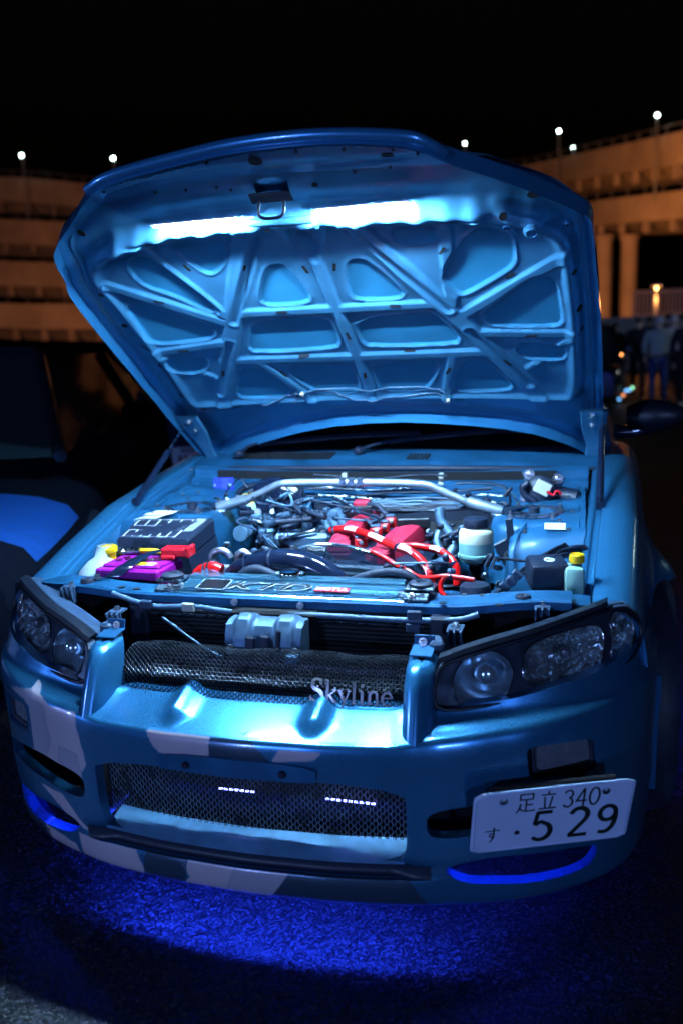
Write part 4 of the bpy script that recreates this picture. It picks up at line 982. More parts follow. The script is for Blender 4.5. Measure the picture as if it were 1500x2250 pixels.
# ---- radiator support
rs = E('radiator_support')
G = []
for x in np.linspace(-.62, .66, 60):
    k = float(sst(.36, .62, np.array(abs(x))))
    y0 = .352 + .035 * k; z = .755 + .012 * k * (1 if x > 0 else .4)
    G.append([V3(x, y0 + .006, z - .026), V3(x, y0, z - .022), V3(x, y0, z - .005), V3(x, y0 + .005, z), V3(x, y0 + .055, z + .002), V3(x, y0 + .060, z + .005), V3(x, y0 + .064, z - .03)])
MB().grid(G).build('top_panel', 'paint_bay', rs, 30)
for px, py in ((268, 1291), (301, 1294), (972, 1325), (1095, 1330)): 
    c = az(px, py, .757 + (.004 if px > 900 else 0)); MB().lathe([(.009, 0), (.009, .0015)], c, (0, 0, 1), 14).build('drain_hole', 'void', rs, 0)
for sx, c in ((-1, ay(194, 1285, .405)), (1, ay(1148, 1324, .405))):
    MB().lathe([(.018, -.006), (.018, .014), (.016, .018), (.006, .018), (.004, .015)], c, (0, 0, 1), 20).build('bonnet_stop', 'rubber', rs, 40)
for sx, c in ((-1, V3(-.318, .405, .772)), (1, V3(.318, .405, .774))):
    mt = E('radiator_mount', rs)
    mb = MB(); mb.box(c + V3(0, .01, .004), (.070, .055, .008), None, .003); mb.box(c + V3(-sx * .01, -.03, -.01), (.07, .03, .006), rotx(.3), .002); mb.build('bracket', 'steel', mt)
    MB().lathe([(.028, .006), (.029, .014), (.024, .018), (.012, .018), (.010, .014)], c + V3(0, .012, 0), (0, 0, 1), 22).build('rubber_bush', 'rubber', mt, 40)
    MB().lathe([(.009, 0), (.009, .004), (.006, .004), (.006, .010), (.003, .011)], c + V3(-sx * .012, -.032, -.008), (0, -.3, 1), 8).build('bolt', 'bolt', mt)
c = ay(1040, 1318, .42); mb = MB(); mb.box(c + V3(0, 0, .002), (.075, .035, .006), None, .002); b_ = mb.build('bracket', 'black', rs)
for dx in (-.022, .02): MB().lathe([(.009, .004), (.009, .008), (.006, .008), (.006, .014)], c + V3(dx, 0, 0), (0, 0, 1), 8).build('bolt', 'bolt', b_)
for sx in (-1, 1):
    G = []
    for x in np.linspace(.50, .700, 12):
        k = (x - .50) / .20; G.append([V3(sx * x, .398 + .02 * k, .735 + .004 * k), V3(sx * x, .392 + .018 * k, .752), V3(sx * x, .40 + .02 * k, .757 + .002 * math.sin(k * 6)), V3(sx * x, .47 + .03 * k, .757 - .012 * k * k), V3(sx * x, .50 + .05 * k, .745 - .01 * k), V3(sx * x, .505 + .05 * k, .69)])
    MB().grid(G).build('corner_panel', 'paint_bay', rs, 40)
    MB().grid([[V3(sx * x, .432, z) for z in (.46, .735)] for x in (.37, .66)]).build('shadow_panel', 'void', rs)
# cross pipe and its clips below the panel
p = [ay(*q, .332) for q in ((247, 1303), (300, 1322), (350, 1333), (430, 1333), (520, 1345), (700, 1352), (880, 1362), (1000, 1362), (1050, 1350))]
MB().tube(catmull(p, 6), .0068, 10).build('crossover_pipe', 'wire_blue', rs, 60)
MB().tube([ay(*q, .335) for q in ((300, 1345), (560, 1360), (780, 1368), (930, 1380))], .004, 6).build('crossover_pipe', 'steel', rs, 60)
for q in ((322, 1328), (414, 1334), (910, 1352), (908, 1380)): MB().box(ay(*q, .325), (.034, .010, .022), None, .003).build('pipe_clip', 'connector' if q[0] == 414 else 'grey_plastic', rs)
p = [ay(*q, .30) for q in ((357, 1356), (390, 1380), (430, 1410), (470, 1435), (490, 1443))]; MB().tube(catmull(p, 5), .0035, 8).build('release_cable', 'wire_blue', rs, 60)
for q in ((516, 1322), (660, 1330)): MB().lathe([(.009, 0), (.009, .005), (.006, .005), (.006, .010)], ay(*q, .344), (0, -1, 0), 12).build('bolt', 'bolt', rs)
for sx in (-1, 1):
    MB().box((sx * .375, .34, .66), (.05, .03, .15), None, .006).build('side_stay', 'black', rs)
# condenser with fins, intercooler pipes black behind the mesh
cn = E('condenser')
MB().box((0, .36, .58), (.70, .03, .28)).build('core', 'void', cn, 0)
mb = MB()
for i in range(26): mb.box((0, .343, .455 + i * .0105), (.70, .006, .0035))
mb.build('fins', 'fin', cn, 0)['kind'] = 'stuff'
# bonnet latch casting in the middle
lt = E('bonnet_latch')
xs = np.linspace(-.112, .072, 41); G = []
for x in xs:
    u = (x + .112) / .184; r = .014 * (sst(.08, .16, np.array(u)) - sst(.30, .38, np.array(u)) + sst(.62, .70, np.array(u)) - sst(.86, .94, np.array(u)))
    r = float(r)
    G.append([V3(x, .315, .722 + r * .5), V3(x, .285, .724 + r), V3(x, .262, .716 + r), V3(x, .256 - r * .3, .704 + r * .6), V3(x, .250 - r, .690), V3(x, .248 - r, .668), V3(x, .256, .652), V3(x, .28, .646)])
MB().grid(G).build('casting', 'cast_alu', lt, 40)
for x in (-.112, .072): MB().prism([V3(x, y, z) for y, z in ((.315, .72), (.262, .716), (.250, .69), (.248, .668), (.28, .646), (.315, .65))], V3(.002 if x < 0 else -.002, 0, 0)).build('side_plate', 'cast_alu', lt, 30)
MB().box((-.02, .338, .695), (.22, .03, .07), None, .006).build('mounting_plate', 'void', lt)
for x, h in ((-.045, .05), (-.010, .055), (.022, .075)):
    MB().box((x, .236, .662 + h / 4), (.024 if h < .06 else .012, .010, h), roty(.1), .004).build('lever', 'black', lt)
for x in (-.098, .058): MB().lathe([(.012, 0), (.012, .006), (.007, .006), (.007, .012), (.003, .013)], (x, .247, .662), (0, -1, 0), 12).build('bolt', 'bolt', lt)
MB().box((.055, .24, .652), (.03, .03, .022), None, .004).build('switch', 'cast_alu', lt)
MB().prism([ay(x, y, .165) for x, y in ((484, 1530), (500, 1521), (522, 1522), (538, 1537), (510, 1541))], V3(0, .004, 0)).build('reflection_patch', 'label_white', car, 0)  # white patch standing in for a reflection behind the mesh
# badge on the grille: serif letters built from strokes
GB = up_mesh
def badge_place(a, b, d=0.0):
    t = .016 + b; p = GB(a, t); e = GB(a, t + .002) - GB(a, t - .002); x = GB(a + .002, t) - GB(a - .002, t); n = unit(np.cross(x, e)); n = n if n[1] < 0 else -n
    return p + n * (.006 + d)
k = .042
SER = {
 'S': (.62, [(arc(.34, .76, .22, .20, 20, 250, 12)[:] + arc(.32, .28, .26, .25, 70, -160, 14), [.06, .13, .17, .13, .06], 1), ([(.55, .98), (.55, .74)], .05, 0), ([(.06, .28), (.06, .02)], .05, 0)]),
 'k': (.62, [([(.16, 1.05), (.16, .03)], .13, 0), ([(.0, 1.04), (.2, 1.04)], .05, 0), ([(.02, .03), (.30, .03)], .05, 0), ([(.56, .64), (.20, .34)], .06, 0), ([(.26, .40), (.58, .04)], .13, 0), ([(.42, .66), (.62, .66)], .05, 0), ([(.44, .03), (.68, .03)], .05, 0)]),
 'y': (.60, [([(.10, .66), (.36, .08)], .12, 0), ([(.58, .66), (.34, .0), (.22, -.22), (.06, -.26)], [.06, .06, .07, .10], 1), ([(.0, .66), (.22, .66)], .05, 0), ([(.46, .66), (.68, .66)], .05, 0)]),
 'l': (.34, [([(.16, 1.05), (.16, .03)], .13, 0), ([(.0, 1.04), (.2, 1.04)], .05, 0), ([(.02, .03), (.30, .03)], .05, 0)]),
 'i': (.34, [([(.16, .66), (.16, .03)], .13, 0), ([(.0, .66), (.2, .66)], .05, 0), ([(.02, .03), (.30, .03)], .05, 0), ([(.16, .84), (.16, .98)], .14, 0)]),
 'n': (.66, [([(.14, .68), (.14, .03)], .12, 0), ([(.0, .66), (.16, .66)], .05, 0), ([(.02, .03), (.27, .03)], .05, 0), ([(.14, .52), (.24, .64), (.38, .66), (.48, .56), (.50, .40), (.50, .03)], .11, 1), ([(.38, .03), (.64, .03)], .05, 0)]),
 'e': (.54, [(arc(.28, .34, .24, .31, 5, 320, 18), [.07, .12, .14, .10, .06], 1), ([(.08, .38), (.50, .38)], .05, 0)])}
bx = .128
bd = None
for ch in 'Skyline':
    adv, st = SER[ch]; kk = k * (1.12 if ch == 'S' else 1)
    items = [([(bx + x * kk, y * kk) for x, y in p], np.array(wd) * kk, s) for p, wd, s in st]
    if bd is None: bd = E('badge')
    strokes('letter', items, bd, badge_place, 'badge', .005, -.001); bx += (adv + .06) * kk

# ---- cooling panel over the radiator
cp = E('cooling_panel')
prof = [(.362, .728), (.358, .757), (.366, .762), (.400, .764), (.404, .768), (.438, .771), (.442, .777), (.470, .779), (.500, .772)]
G = []
for x in np.linspace(-.302, .290, 25): G.append([V3(x + .02 * (i / 8) * (1 if x < -.25 else (-1 if x > .25 else 0)), y, z) for i, (y, z) in enumerate(prof)])
MB().grid(G).build('panel', 'pearl_panel', cp, 20)
def CPP(x, t):      # point on the panel
    y = .362 + t * .078; return V3(x, y, .7655 + t * .008)
YD = unit(V3(0, .078, .010)); ZD = np.cross(V3(1, 0, 0), YD)
text('lettering_outline', 'KTD', M4(CPP(-.062, .42) + ZD * .0012, V3(1, 0, 0), YD, ZD), .060, 'label_white', cp, .0002, 1.75, .35, .0016)
text('lettering', 'KTD', M4(CPP(-.062, .42) + ZD * .0020, V3(1, 0, 0), YD, ZD), .060, 'sticker_black', cp, .0003, 1.75, .35, 0)
MB().box(CPP(.108, .40) + ZD * .0008, (.084, .026, .0012), np.stack([V3(1, 0, 0), YD, ZD], 1)).build('oil_sticker', 'sticker_red', cp, 0)
text('oil_sticker_text', 'MOTUL', M4(CPP(.108, .40) + ZD * .0018, V3(1, 0, 0), YD, ZD), .022, 'label_white', cp, .0003, 1.1, .12, .0005)
mb = MB()
for t, (x0, x1) in ((.04, (-.29, .285)), (.94, (-.22, .28))): mb.box(CPP((x0 + x1) / 2, t) + ZD * .0008, (x1 - x0, .004, .001), np.stack([V3(1, 0, 0), YD, ZD], 1))
mb.build('trim_line', 'chrome', cp, 0)
mb = MB()
for i in range(12):
    for (u, v) in ((i / 11, 0), (i / 11, 1), (0, i / 11), (1, i / 11)): mb.box(CPP(-.235 + u * .075, .08 + v * .80) + ZD * .0008, (.0035, .004, .001))
mb.build('dotted_sticker', 'label_white', cp, 0)['kind'] = 'stuff'
MB().prism([CPP(-.235 + u * .07, .1 + v * .75) + ZD * .0002 for u, v in ((0, 0), (1, 0), (1, 1), (0, 1))], ZD * .0004).build('sticker', 'sticker_black', cp, 0)
for x, y, z in ((-.285, .395, .766), (.275, .395, .766)): MB().lathe([(.008, 0), (.008, .004), (.004, .006)], (x, y, z), (0, 0, 1), 10).build('bolt', 'bolt', cp)
lbp = ay(765, 1277, .50); MB().box(lbp + V3(0, -.01, .004), (.065, .012, .018), rotx(.5), .001).build('hose_label', 'sticker_black', cp, 0)

# ---- battery corner
bt = E('battery')
Rb = rotz(-.05); bc = V3(-.475, .532, 0)
def BP(a, b, z): return bc * V3(1, 1, 0) + Rb @ V3(a, b, 0) + V3(0, 0, z)
MB().box(BP(0, 0, .675), (.176, .128, .17), Rb, .006).build('case', 'purple_dark', bt)
mb = MB(); mb.box(BP(0, 0, .7655), (.190, .140, .026), Rb, .004); mb.box(BP(0, .01, .781), (.172, .112, .010), Rb, .004); mb.build('lid', 'purple', bt)
mb = MB()
for i in range(9): mb.box(BP(-.085 + i * .008 + (.11 if i > 4 else 0), -.0705, .765), (.003, .003, .020), Rb)
mb.build('grip_ribs', 'purple', bt, 0)['kind'] = 'stuff'
for a, b in ((-.062, .0), (-.040, .015), (-.055, .03), (.045, .02), (.07, .035)): MB().lathe([(.010, 0), (.010, .003), (.006, .004)], BP(a, b, .786), (0, 0, 1), 12).build('cell_cap', 'purple_dark', bt, 30)
MB().box(BP(.030, -.028, .7868), (.070, .030, .001), Rb).build('label', 'label_white', bt, 0)
MB().box(BP(.022, -.028, .7876), (.045, .026, .001), Rb).build('label_stripe', 'yellow_label', bt, 0)
MB().box(BP(.02, .020, .7868), (.085, .022, .001), Rb).build('printed_label', 'sticker_black', bt, 0)
mb = MB()
for i in range(14): mb.box(BP(-.016 + i * .0055, .020 + .004 * (i % 3 - 1), .7876), (.004, .003 + .002 * (i % 2), .0008), Rb)
mb.build('label_text', 'label_white', bt, 0)['kind'] = 'stuff'
p = [V3(-.415, .60, .800), V3(-.44, .57, .806), V3(-.462, .53, .800), V3(-.478, .475, .790), V3(-.490, .448, .778), V3(-.502, .434, .768), V3(-.520, .424, .764), V3(-.545, .418, .763)]
cs = catmull(p, 5); G = [[c + V3(-.019 if i < 28 else -.015, -.012, 0), c + V3(0, 0, .003), c + V3(.019 if i < 28 else .015, .012, 0)] for i, c in enumerate(cs)]
MB().grid(G).build('hold_down_strap', 'black_gloss', bt, 60)
MB().lathe([(.010, 0), (.010, .004), (.007, .004), (.007, .012), (.004, .013)], V3(-.535, .420, .765), (0, 0, 1), 8).build('bolt', 'bolt', bt)
tc_ = ay(392, 1211, .575); mb = MB(); mb.box(tc_, (.084, .045, .024), rotz(.05), .004); mb.box(tc_ + V3(.036, 0, .002), (.012, .05, .030), rotz(.05), .003); mb.box(tc_ + V3(-.02, -.02, -.012), (.04, .02, .012), rotz(.05), .003); mb.build('terminal_cover', 'red_plastic', bt)
p = [ay(*q, .60) for q in ((262, 1214), (285, 1212), (310, 1210), (340, 1210), (362, 1216))]; MB().tube(catmull(p, 5), .007, 8).build('battery_cable', 'yellow_label', bt, 60)
MB().tube(catmull(p[:3], 5), .011, 8).build('terminal_clamp', 'steel', bt, 60)
MB().box(ay(268, 1212, .60), (.035, .035, .022), None, .006).build('terminal_post', 'steel', bt)
# washer bottle
wb = E('washer_bottle')
G = []
for z, hx, hy in ((.60, .05, .05), (.70, .055, .055), (.76, .050, .052), (.785, .034, .040), (.795, .020, .022), (.825, .020, .022)):
    G.append([V3(-.607 + (z - .7) * .2 + hx * math.cos(a), .50 + (z - .7) * .35 + hy * math.sin(a), z) for a in np.linspace(0, 2 * math.pi, 21)])
MB().grid(G).build('bottle', 'white_tank', wb, 60)
c = ay(237, 1207, .55); MB().lathe([(.018, -.03), (.020, -.012), (.026, -.008), (.028, .0), (.027, .006), (.020, .010), (.005, .011)], c, (-.1, -.1, 1), 22).build('cap', 'yellow', wb, 40)
# fuse box
fb = E('fuse_box')
cor = [V3(-.622, .675, .806), V3(-.398, .675, .806), V3(-.374, .815, .842), V3(-.628, .815, .836)]
bot = [q * V3(1, 1, 0) + V3((.006 if q[0] < -.5 else -.012) * -1, 0, .70) for q in cor]; mid = [q + V3(0, 0, -.045) for q in cor]
ou = lambda L, k: [q + (q - np.mean(L, 0)) * V3(k, k, 0) for q in L]
MB().grid([[*ou(bot, .0), ou(bot, .0)[0]], [*ou(mid, .03), ou(mid, .03)[0]]]).build('base', 'black', fb, 30)
ins = [np.mean(cor, 0) + (q - np.mean(cor, 0)) * .95 + V3(0, 0, .008) for q in cor]
mb = MB().grid([[*mid, mid[0]], [*cor, cor[0]], [*ins, ins[0]]]); mb.add(ins, [(0, 1, 2, 3)]); mb.build('lid', 'black', fb, 30)
def FB(u, v, d=.0006): return (ins[0] * (1 - u) + ins[1] * u) * (1 - v) + (ins[3] * (1 - u) + ins[2] * u) * v + V3(0, 0, d)
def fline(mb, u0, v0, u1, v1, w_=.0014):
    a, b = FB(u0, v0), FB(u1, v1); d = unit(b - a); n = unit(np.cross(V3(0, 0, 1), d)) * w_; mb.add([a - n, b - n, b + n, a + n], [(0, 1, 2, 3)])
mb = MB()
for v in (.08, .40, .62, .92): fline(mb, .04, v, .80, v)
for i in range(7): u = .04 + .127 * i; fline(mb, u, .08, u + .0, .40)
for i in range(6): u = .04 + .15 * i; fline(mb, u, .62, u, .92)
for i in range(16): fline(mb, .25 + .035 * i, .46, .262 + .035 * i, .46); fline(mb, .25 + .035 * i, .52, .268 + .035 * i, .52); fline(mb, .255 + .035 * i, .57, .27 + .035 * i, .57)
for i in range(6): fline(mb, .84 + .022 * i, .35, .84 + .022 * i, .96, .0009)
mb.build('printed_grid', 'label_print', fb, 0)['kind'] = 'stuff'

# ---- fluid reservoirs
mc_ = E('master_cylinder'); c = ay(550, 1108, 1.14)
MB().lathe([(.020, -.07), (.034, -.06), (.036, -.005), (.038, -.003), (.038, .003), (.036, .005), (.030, .022)], c + V3(0, 0, -.012), (0, 0, 1), 22).build('reservoir', 'green_tank', mc_, 40)
MB().lathe([(.030, 0), (.030, .022), (.027, .026), (.005, .027)], c + V3(0, 0, .008), (0, 0, 1), 22).build('cap', 'yellow', mc_, 40)
bo = ay(618, 1118, 1.20); MB().lathe([(.10, .0), (.115, -.03), (.115, -.05), (.095, -.075), (.05, -.085), (.01, -.086)], bo, (.05, 1, 0), 34).build('brake_booster', 'black_gloss', mc_, 50)
pr = E('power_steering_reservoir'); c = ay(1045, 1188, .68)
MB().lathe([(.030, -.058), (.042, -.050), (.044, -.038)], c, (0, 0, 1), 30, (True, False)).build('lower_body', 'fluid_tank', pr, 40)
MB().lathe([(.0475, -.040), (.0480, -.036), (.0475, -.032), (.044, -.031), (.044, -.002)], c, (0, 0, 1), 30, (True, False)).build('fluid_body', 'fluid_tank', pr, 40)
MB().lathe([(.044, -.002), (.044, .022), (.040, .030), (.031, .034), (.031, .04)], c, (0, 0, 1), 30, (False, True)).build('upper_body', 'cream_tank', pr, 40)
MB().lathe([(.031, .036), (.032, .038), (.032, .056), (.030, .060), (.004, .061)], c, (0, 0, 1), 30).build('cap', 'black', pr, 40)
MB().tube([c + V3(0, .01, -.05), c + V3(0, .02, -.16)], .02, 12).build('bracket_post', 'black_gloss', pr, 40)
cb = ay(1120, 1190, .86); mb = MB(); mb.box(cb + V3(0, 0, .02), (.020, .006, .09), roty(-.1), .002); mb.box(cb + V3(-.012, -.004, -.03), (.045, .008, .07), roty(-.5), .004); k_ = mb.build('tower_bracket', 'black', pr)
MB().lathe([(.018, 0), (.018, .006), (.010, .006), (.010, .014)], ay(1120, 1222, .84), (-.1, -1, .1), 14).build('bolt', 'bolt', k_)
eb = E('control_box'); c = ay(1200, 1258, .56); Rb2 = rotz(.28) @ rotx(.12)
MB().box(c, (.090, .085, .068), Rb2, .010, 2).build('case', 'black', eb)
dc = c + Rb2 @ V3(.004, -.004, .0345); zd = Rb2 @ V3(0, 0, 1)
MB().lathe([(.013, 0), (.013, .0006)], dc, zd, 24).build('round_sticker', 'label_white', eb, 0)
text('round_sticker_text', 'Ab', M4(dc + zd * .0012, Rb2 @ V3(1, 0, 0), Rb2 @ V3(0, 1, 0), zd), .016, 'sticker_black', eb)
ct = E('coolant_bottle'); c = ay(1263, 1262, .535)
MB().box(c + V3(-.004, .01, -.022), (.046, .060, .085), rotz(.1), .012, 2).build('bottle', 'green_tank', ct)
MB().lathe([(.018, 0), (.018, .018), (.014, .021)], ay(1266, 1235, .545), (0, 0, 1), 18).build('cap', 'yellow', ct, 40)
for pts in (((1240, 1195), (1215, 1205), (1190, 1222), (1160, 1245), (1130, 1265), (1095, 1295), (1075, 1312)), ((1285, 1200), (1255, 1202), (1230, 1212), (1210, 1226)), ((1275, 1210), (1245, 1214), (1225, 1222))):
    for k2 in range(3):
        p = [ay(q[0] + 5 * math.sin(i * 1.7 + k2 * 2), q[1] + 4 * k2, np.interp(i / len(pts), [0, 1], [.74, .47] if len(pts) > 5 else [.74, .66])) for i, q in enumerate(pts)]
        MB().tube(catmull(p, 6), .005, 6).build('wiring_loom', ('black', 'rubber', 'wire_blue')[k2], car, 60)
for q in ((1108, 1288), (1122, 1276), (1135, 1262)): MB().box(ay(*q, .50), (.026, .02, .016), roty(.7), .003).build('loom_connector', 'grey_plastic', car)
c = ay(1043, 1300, .46); mb = MB(); MB().lathe([(.036, -.03), (.036, .012), (.032, .018), (.004, .020)], c, (0, 0, 1), 26).build('canister', 'black', car, 40)
p = [ay(1000 + 25 * math.cos(a), 1300 + 14 * math.sin(a), .50) for a in np.linspace(0, 6, 8)]
MB().lathe([(.04, -.08), (.042, -.01), (.03, .0)], ay(985, 1305, .50), (0, 0, 1), 20).build('oil_filter', 'paint_bay', car, 40)

# ---- engine
en = E('engine')
MB().box((.08, .90, .62), (.40, .60, .30), None, .02).build('block', 'black', en)
# timing cover: clear arch with pulleys behind
tcv = [(655, 1205), (690, 1197), (740, 1199), (800, 1212), (845, 1228), (872, 1246), (876, 1262), (868, 1288), (640, 1290), (600, 1275), (610, 1235), (635, 1212)]
tp = chaikin([ay(x, y, .60) for x, y in tcv], 2)
MB().prism(tp, V3(0, .035, 0)).build('timing_cover', 'clear_cover', en, 40)
MB().tube([q + V3(0, .0, .002) for q in tp[2:26]], .005, 8).build('cover_edge', 'chrome', en, 60)
for q, r in (((700, 1258), .062), ((805, 1268), .046)):
    pu = E('cam_pulley', en); c = ay(*q, .648)
    MB().lathe([(r, 0), (r, .012), (r * .85, .014), (r * .80, .008), (r * .3, .008), (r * .25, .02), (.004, .022)], c, (0, -1, .15), 34).build('rim', 'steel', pu, 40)
    for k2 in range(5):
        a = k2 * 1.2566; MB().box(c + V3(r * .55 * math.cos(a), -.012, r * .55 * math.sin(a)), (r * .55, .008, .012), roty(-a), .002).build('spoke', 'steel', pu)
lc = ay(695, 1206, .592); MB().box(lc, (.052, .003, .014), roty(.06), .001).build('maker_label', 'sticker_black', en, 0)
text('maker_label_text', 'NISSAN', M4(lc + V3(0, -.003, 0), V3(1, 0, -.06), V3(0, .1, 1), V3(0, -1, .1)), .013, 'label_white', en, .0003, 1.1, .2)
for q in ((852, 1246), (645, 1208), (755, 1282)): MB().lathe([(.013, 0), (.013, .008), (.008, .008), (.008, .016)], ay(*q, .592), (0, -1, 0), 12).build('bolt', 'bolt', en)
# big dark intake pipe, radiator cap
p = [ay(*q, y) for q, y in (((505, 1268), .56), ((530, 1252), .55), ((575, 1238), .545), ((630, 1234), .54), ((680, 1243), .535), ((725, 1266), .53), ((750, 1290), .525))]
MB().tube(catmull(p, 6), [.022, .028, .032, .034, .034, .032, .03], 18).build('intake_pipe', 'black_gloss', en, 60)
for i in (1, 2): d = unit(p[i + 1] - p[i - 1]); MB().lathe([(.0345, -.004), (.0355, 0), (.0345, .004)], p[i] * .5 + p[i + 1] * .5, d, 24, (False, False)).build('joint_ring', 'black', en, 60)
rc = E('radiator_cap'); c = ay(637, 1262, .475)
MB().lathe([(.020, -.02), (.022, -.004), (.027, -.002), (.027, .008), (.024, .012), (.012, .014), (.004, .014)], c, (0, -.1, 1), 24).build('cap', 'chrome', rc, 40)
mb = MB(); mb.box(c + V3(0, 0, .003), (.072, .018, .008), rotz(.1), .003); mb.build('ears', 'steel', rc)
MB().lathe([(.026, -.035), (.026, -.02), (.020, -.018)], c, (0, 0, 1), 24).build('filler_neck', 'black_gloss', rc, 40)
p = [ay(*q, .50) for q in ((530, 1266), (545, 1255), (570, 1252), (598, 1262), (615, 1266))]; MB().tube(catmull(p, 6), [.014, .014, .012, .010], 10).build('overflow_hose', 'rubber', rc, 60)
p = [ay(*q, .49) for q in ((770, 1278), (810, 1264), (850, 1257), (890, 1262), (925, 1284), (955, 1312))]; MB().tube(catmull(p, 6), .011, 10).build('bypass_hose', 'rubber', en, 60)
# foil wrapped pipes
for pts, r in ((((470, 1238), (465, 1226), (471, 1214), (486, 1209), (500, 1214), (508, 1226)), .010), (((466, 1234), (478, 1243), (494, 1247), (512, 1248)), .0105), (((523, 1233), (525, 1218), (535, 1212), (546, 1219), (556, 1230)), .009)):
    MB().tube(catmull([ay(*q, .64) for q in pts], 7), r, 12).build('foil_pipe', 'foil', en, 60)
p = [ay(*q, .50) for q in ((437, 1264), (450, 1254), (468, 1250), (486, 1256))]
sl = MB().tube(catmull(p, 5), .020, 16).build('silicone_hose', 'red_hose', en, 60)
for i, t in ((0, .25), (1, .7)):
    q = p[1] + (p[2] - p[1]) * t; d = unit(p[2] - p[1]); MB().lathe([(.0205, -.004), (.0215, 0), (.0205, .004)], q, d, 20, (False, False)).build('hose_clamp', 'steel', sl, 60)
# cam covers in red crackle finish
def cover(a, b, w0, w1, h, name):
    a, b = np.asarray(a), np.asarray(b); d = unit((b - a) * V3(1, 1, 0)); n = V3(d[1], -d[0], 0); G = []
    for t in np.linspace(0, 1, 9):
        c = a + (b - a) * t; w_ = (w0 + (w1 - w0) * t) * (.86 + .14 * math.sin(math.pi * min(1, t * 1.1))); e = 0 if .03 < t < .97 else -.012
        G.append([c + n * w_ * u + V3(0, 0, z + e) for u, z in ((-1, -h), (-1, -.012), (-.82, 0), (-.3, .006), (.3, .006), (.82, 0), (1, -.012), (1, -h))])
    m_ = MB().grid(G)
    for g in (G[0], G[-1]): m_.add(g, [tuple(range(8))])
    return m_.build(name, 'red_cover', en, 35)
cover(ay(742, 1182, .73), ay(815, 1118, 1.00), .034, .036, .07, 'cam_cover')
cover(ay(838, 1206, .70), ay(915, 1140, .90), .040, .042, .08, 'cam_cover')
MB().box(ay(796, 1112, 1.02), (.055, .05, .04), rotz(.2), .008).build('breather_box', 'red_cover', en)
MB().box(ay(787, 1130, .93), (.084, .012, .05), rotz(.2), .004).build('cover_band', 'sticker_black', en)
MB().box(ay(908, 1150, .85), (.092, .010, .03), rotz(.2), .004).build('cover_band', 'sticker_black', en)
MB().box(ay(745, 1200, .68), (.06, .05, .03), rotz(.2), .006).build('cover_foot', 'red_cover', en)
MB().box(ay(835, 1222, .66), (.07, .05, .04), rotz(-.3), .006).build('cover_foot', 'red_cover', en)
for q, y in (((858, 1146), .90), ((843, 1158), .86), ((826, 1168), .82), ((793, 1192), .73)):
    cl = E('ignition_coil', en); c = ay(*q, y)
    MB().box(c, (.034, .034, .032), rotz(.2), .006).build('body', 'coil_red', cl)
    MB().box(c + V3(-.002, 0, .018), (.030, .030, .006), rotz(.2), .003).build('top', 'grey_plastic', cl)
    MB().lathe([(.006, 0), (.006, .006), (.003, .007)], c + V3(.006, -.019, .004), (0, -1, .3), 8).build('bolt', 'bolt', cl)
    p = catmull([c + V3(-.01, .0, .02), c + V3(-.03, .02, .028), c + V3(-.05, .05, .02)], 5); MB().tube(p, .006, 6).build('plug_lead', 'rubber', cl, 60)
# red water and oil hoses with printed wrappers
H1 = Z3([(110, 505), (200, 495), (300, 505), (400, 530), (520, 580), (650, 640), (800, 690), (900, 760), (970, 860), (995, 960), (1000, 1060)], .78, .74, .68, .60, .54, .52)
H2 = Z3([(700, 640), (780, 650), (850, 645), (950, 660), (1050, 680), (1130, 720), (1190, 780), (1225, 860), (1228, 1000)], .64, .64, .62, .58, .55)
H3 = Z3([(470, 690), (600, 760), (700, 820), (800, 870), (880, 920), (1000, 930), (1130, 915), (1250, 930), (1385, 950)], .60, .55, .50, .48)
H4 = Z3([(1130, 918), (1090, 970), (1085, 1040), (1120, 1090), (1180, 1135)], .49, .46)
for H, r, tags in ((H1, .0105, (2, 4, 6, 8)), (H2, .0098, (4,)), (H3, .0066, ()), (H4, .0062, ())):
    cv = catmull(H, 8); ho = MB().tube(cv, r, 14).build('coolant_hose', 'red_hose', en, 60)
    for t in tags:
        i = t * 8; G = []; T = unit(cv[i + 3] - cv[i - 3]); s1 = unit(np.cross(T, V3(0, -.6, .8))); up = np.cross(s1, T)
        if up[2] < 0: up = -up
        for j in range(-4, 5): G.append([cv[i] * (1 - abs(j) / 8) + (cv[i + (8 if j > 0 else -8)]) * (abs(j) / 8) * 1.0 + (r + .0006) * (math.cos(a) * s1 + math.sin(a) * up) for a in np.linspace(.7, 2.3, 7)])
        wr = MB().grid(G).build('printed_wrapper', 'label_white', ho, 60)
        mb = MB()
        for j in (-2, -1, 0, 1, 2): mb.box(cv[i] + (cv[i + 3] - cv[i]) * (j * .7) / 1.5 + up * (r + .001), (.0035, .006, .0012), np.stack([T, s1, up], 1))
        mb.build('wrapper_print', 'coil_red', ho, 0)['kind'] = 'stuff'
for H, t in ((H1, .06), (H1, .60), (H2, .98), (H3, .97), (H3, .35)):
    i = int(t * (len(H) - 2)); q = H[i] + (H[i + 1] - H[i]) * .4; d = unit(H[i + 1] - H[i]); rr_ = .0118 if H is not H3 else .0078
    MB().lathe([(rr_ - .001, -.005), (rr_, 0), (rr_ - .001, .005)], q, d, 16, (False, False)).build('hose_clamp', 'black_gloss' if t != .06 else 'steel', en, 60)
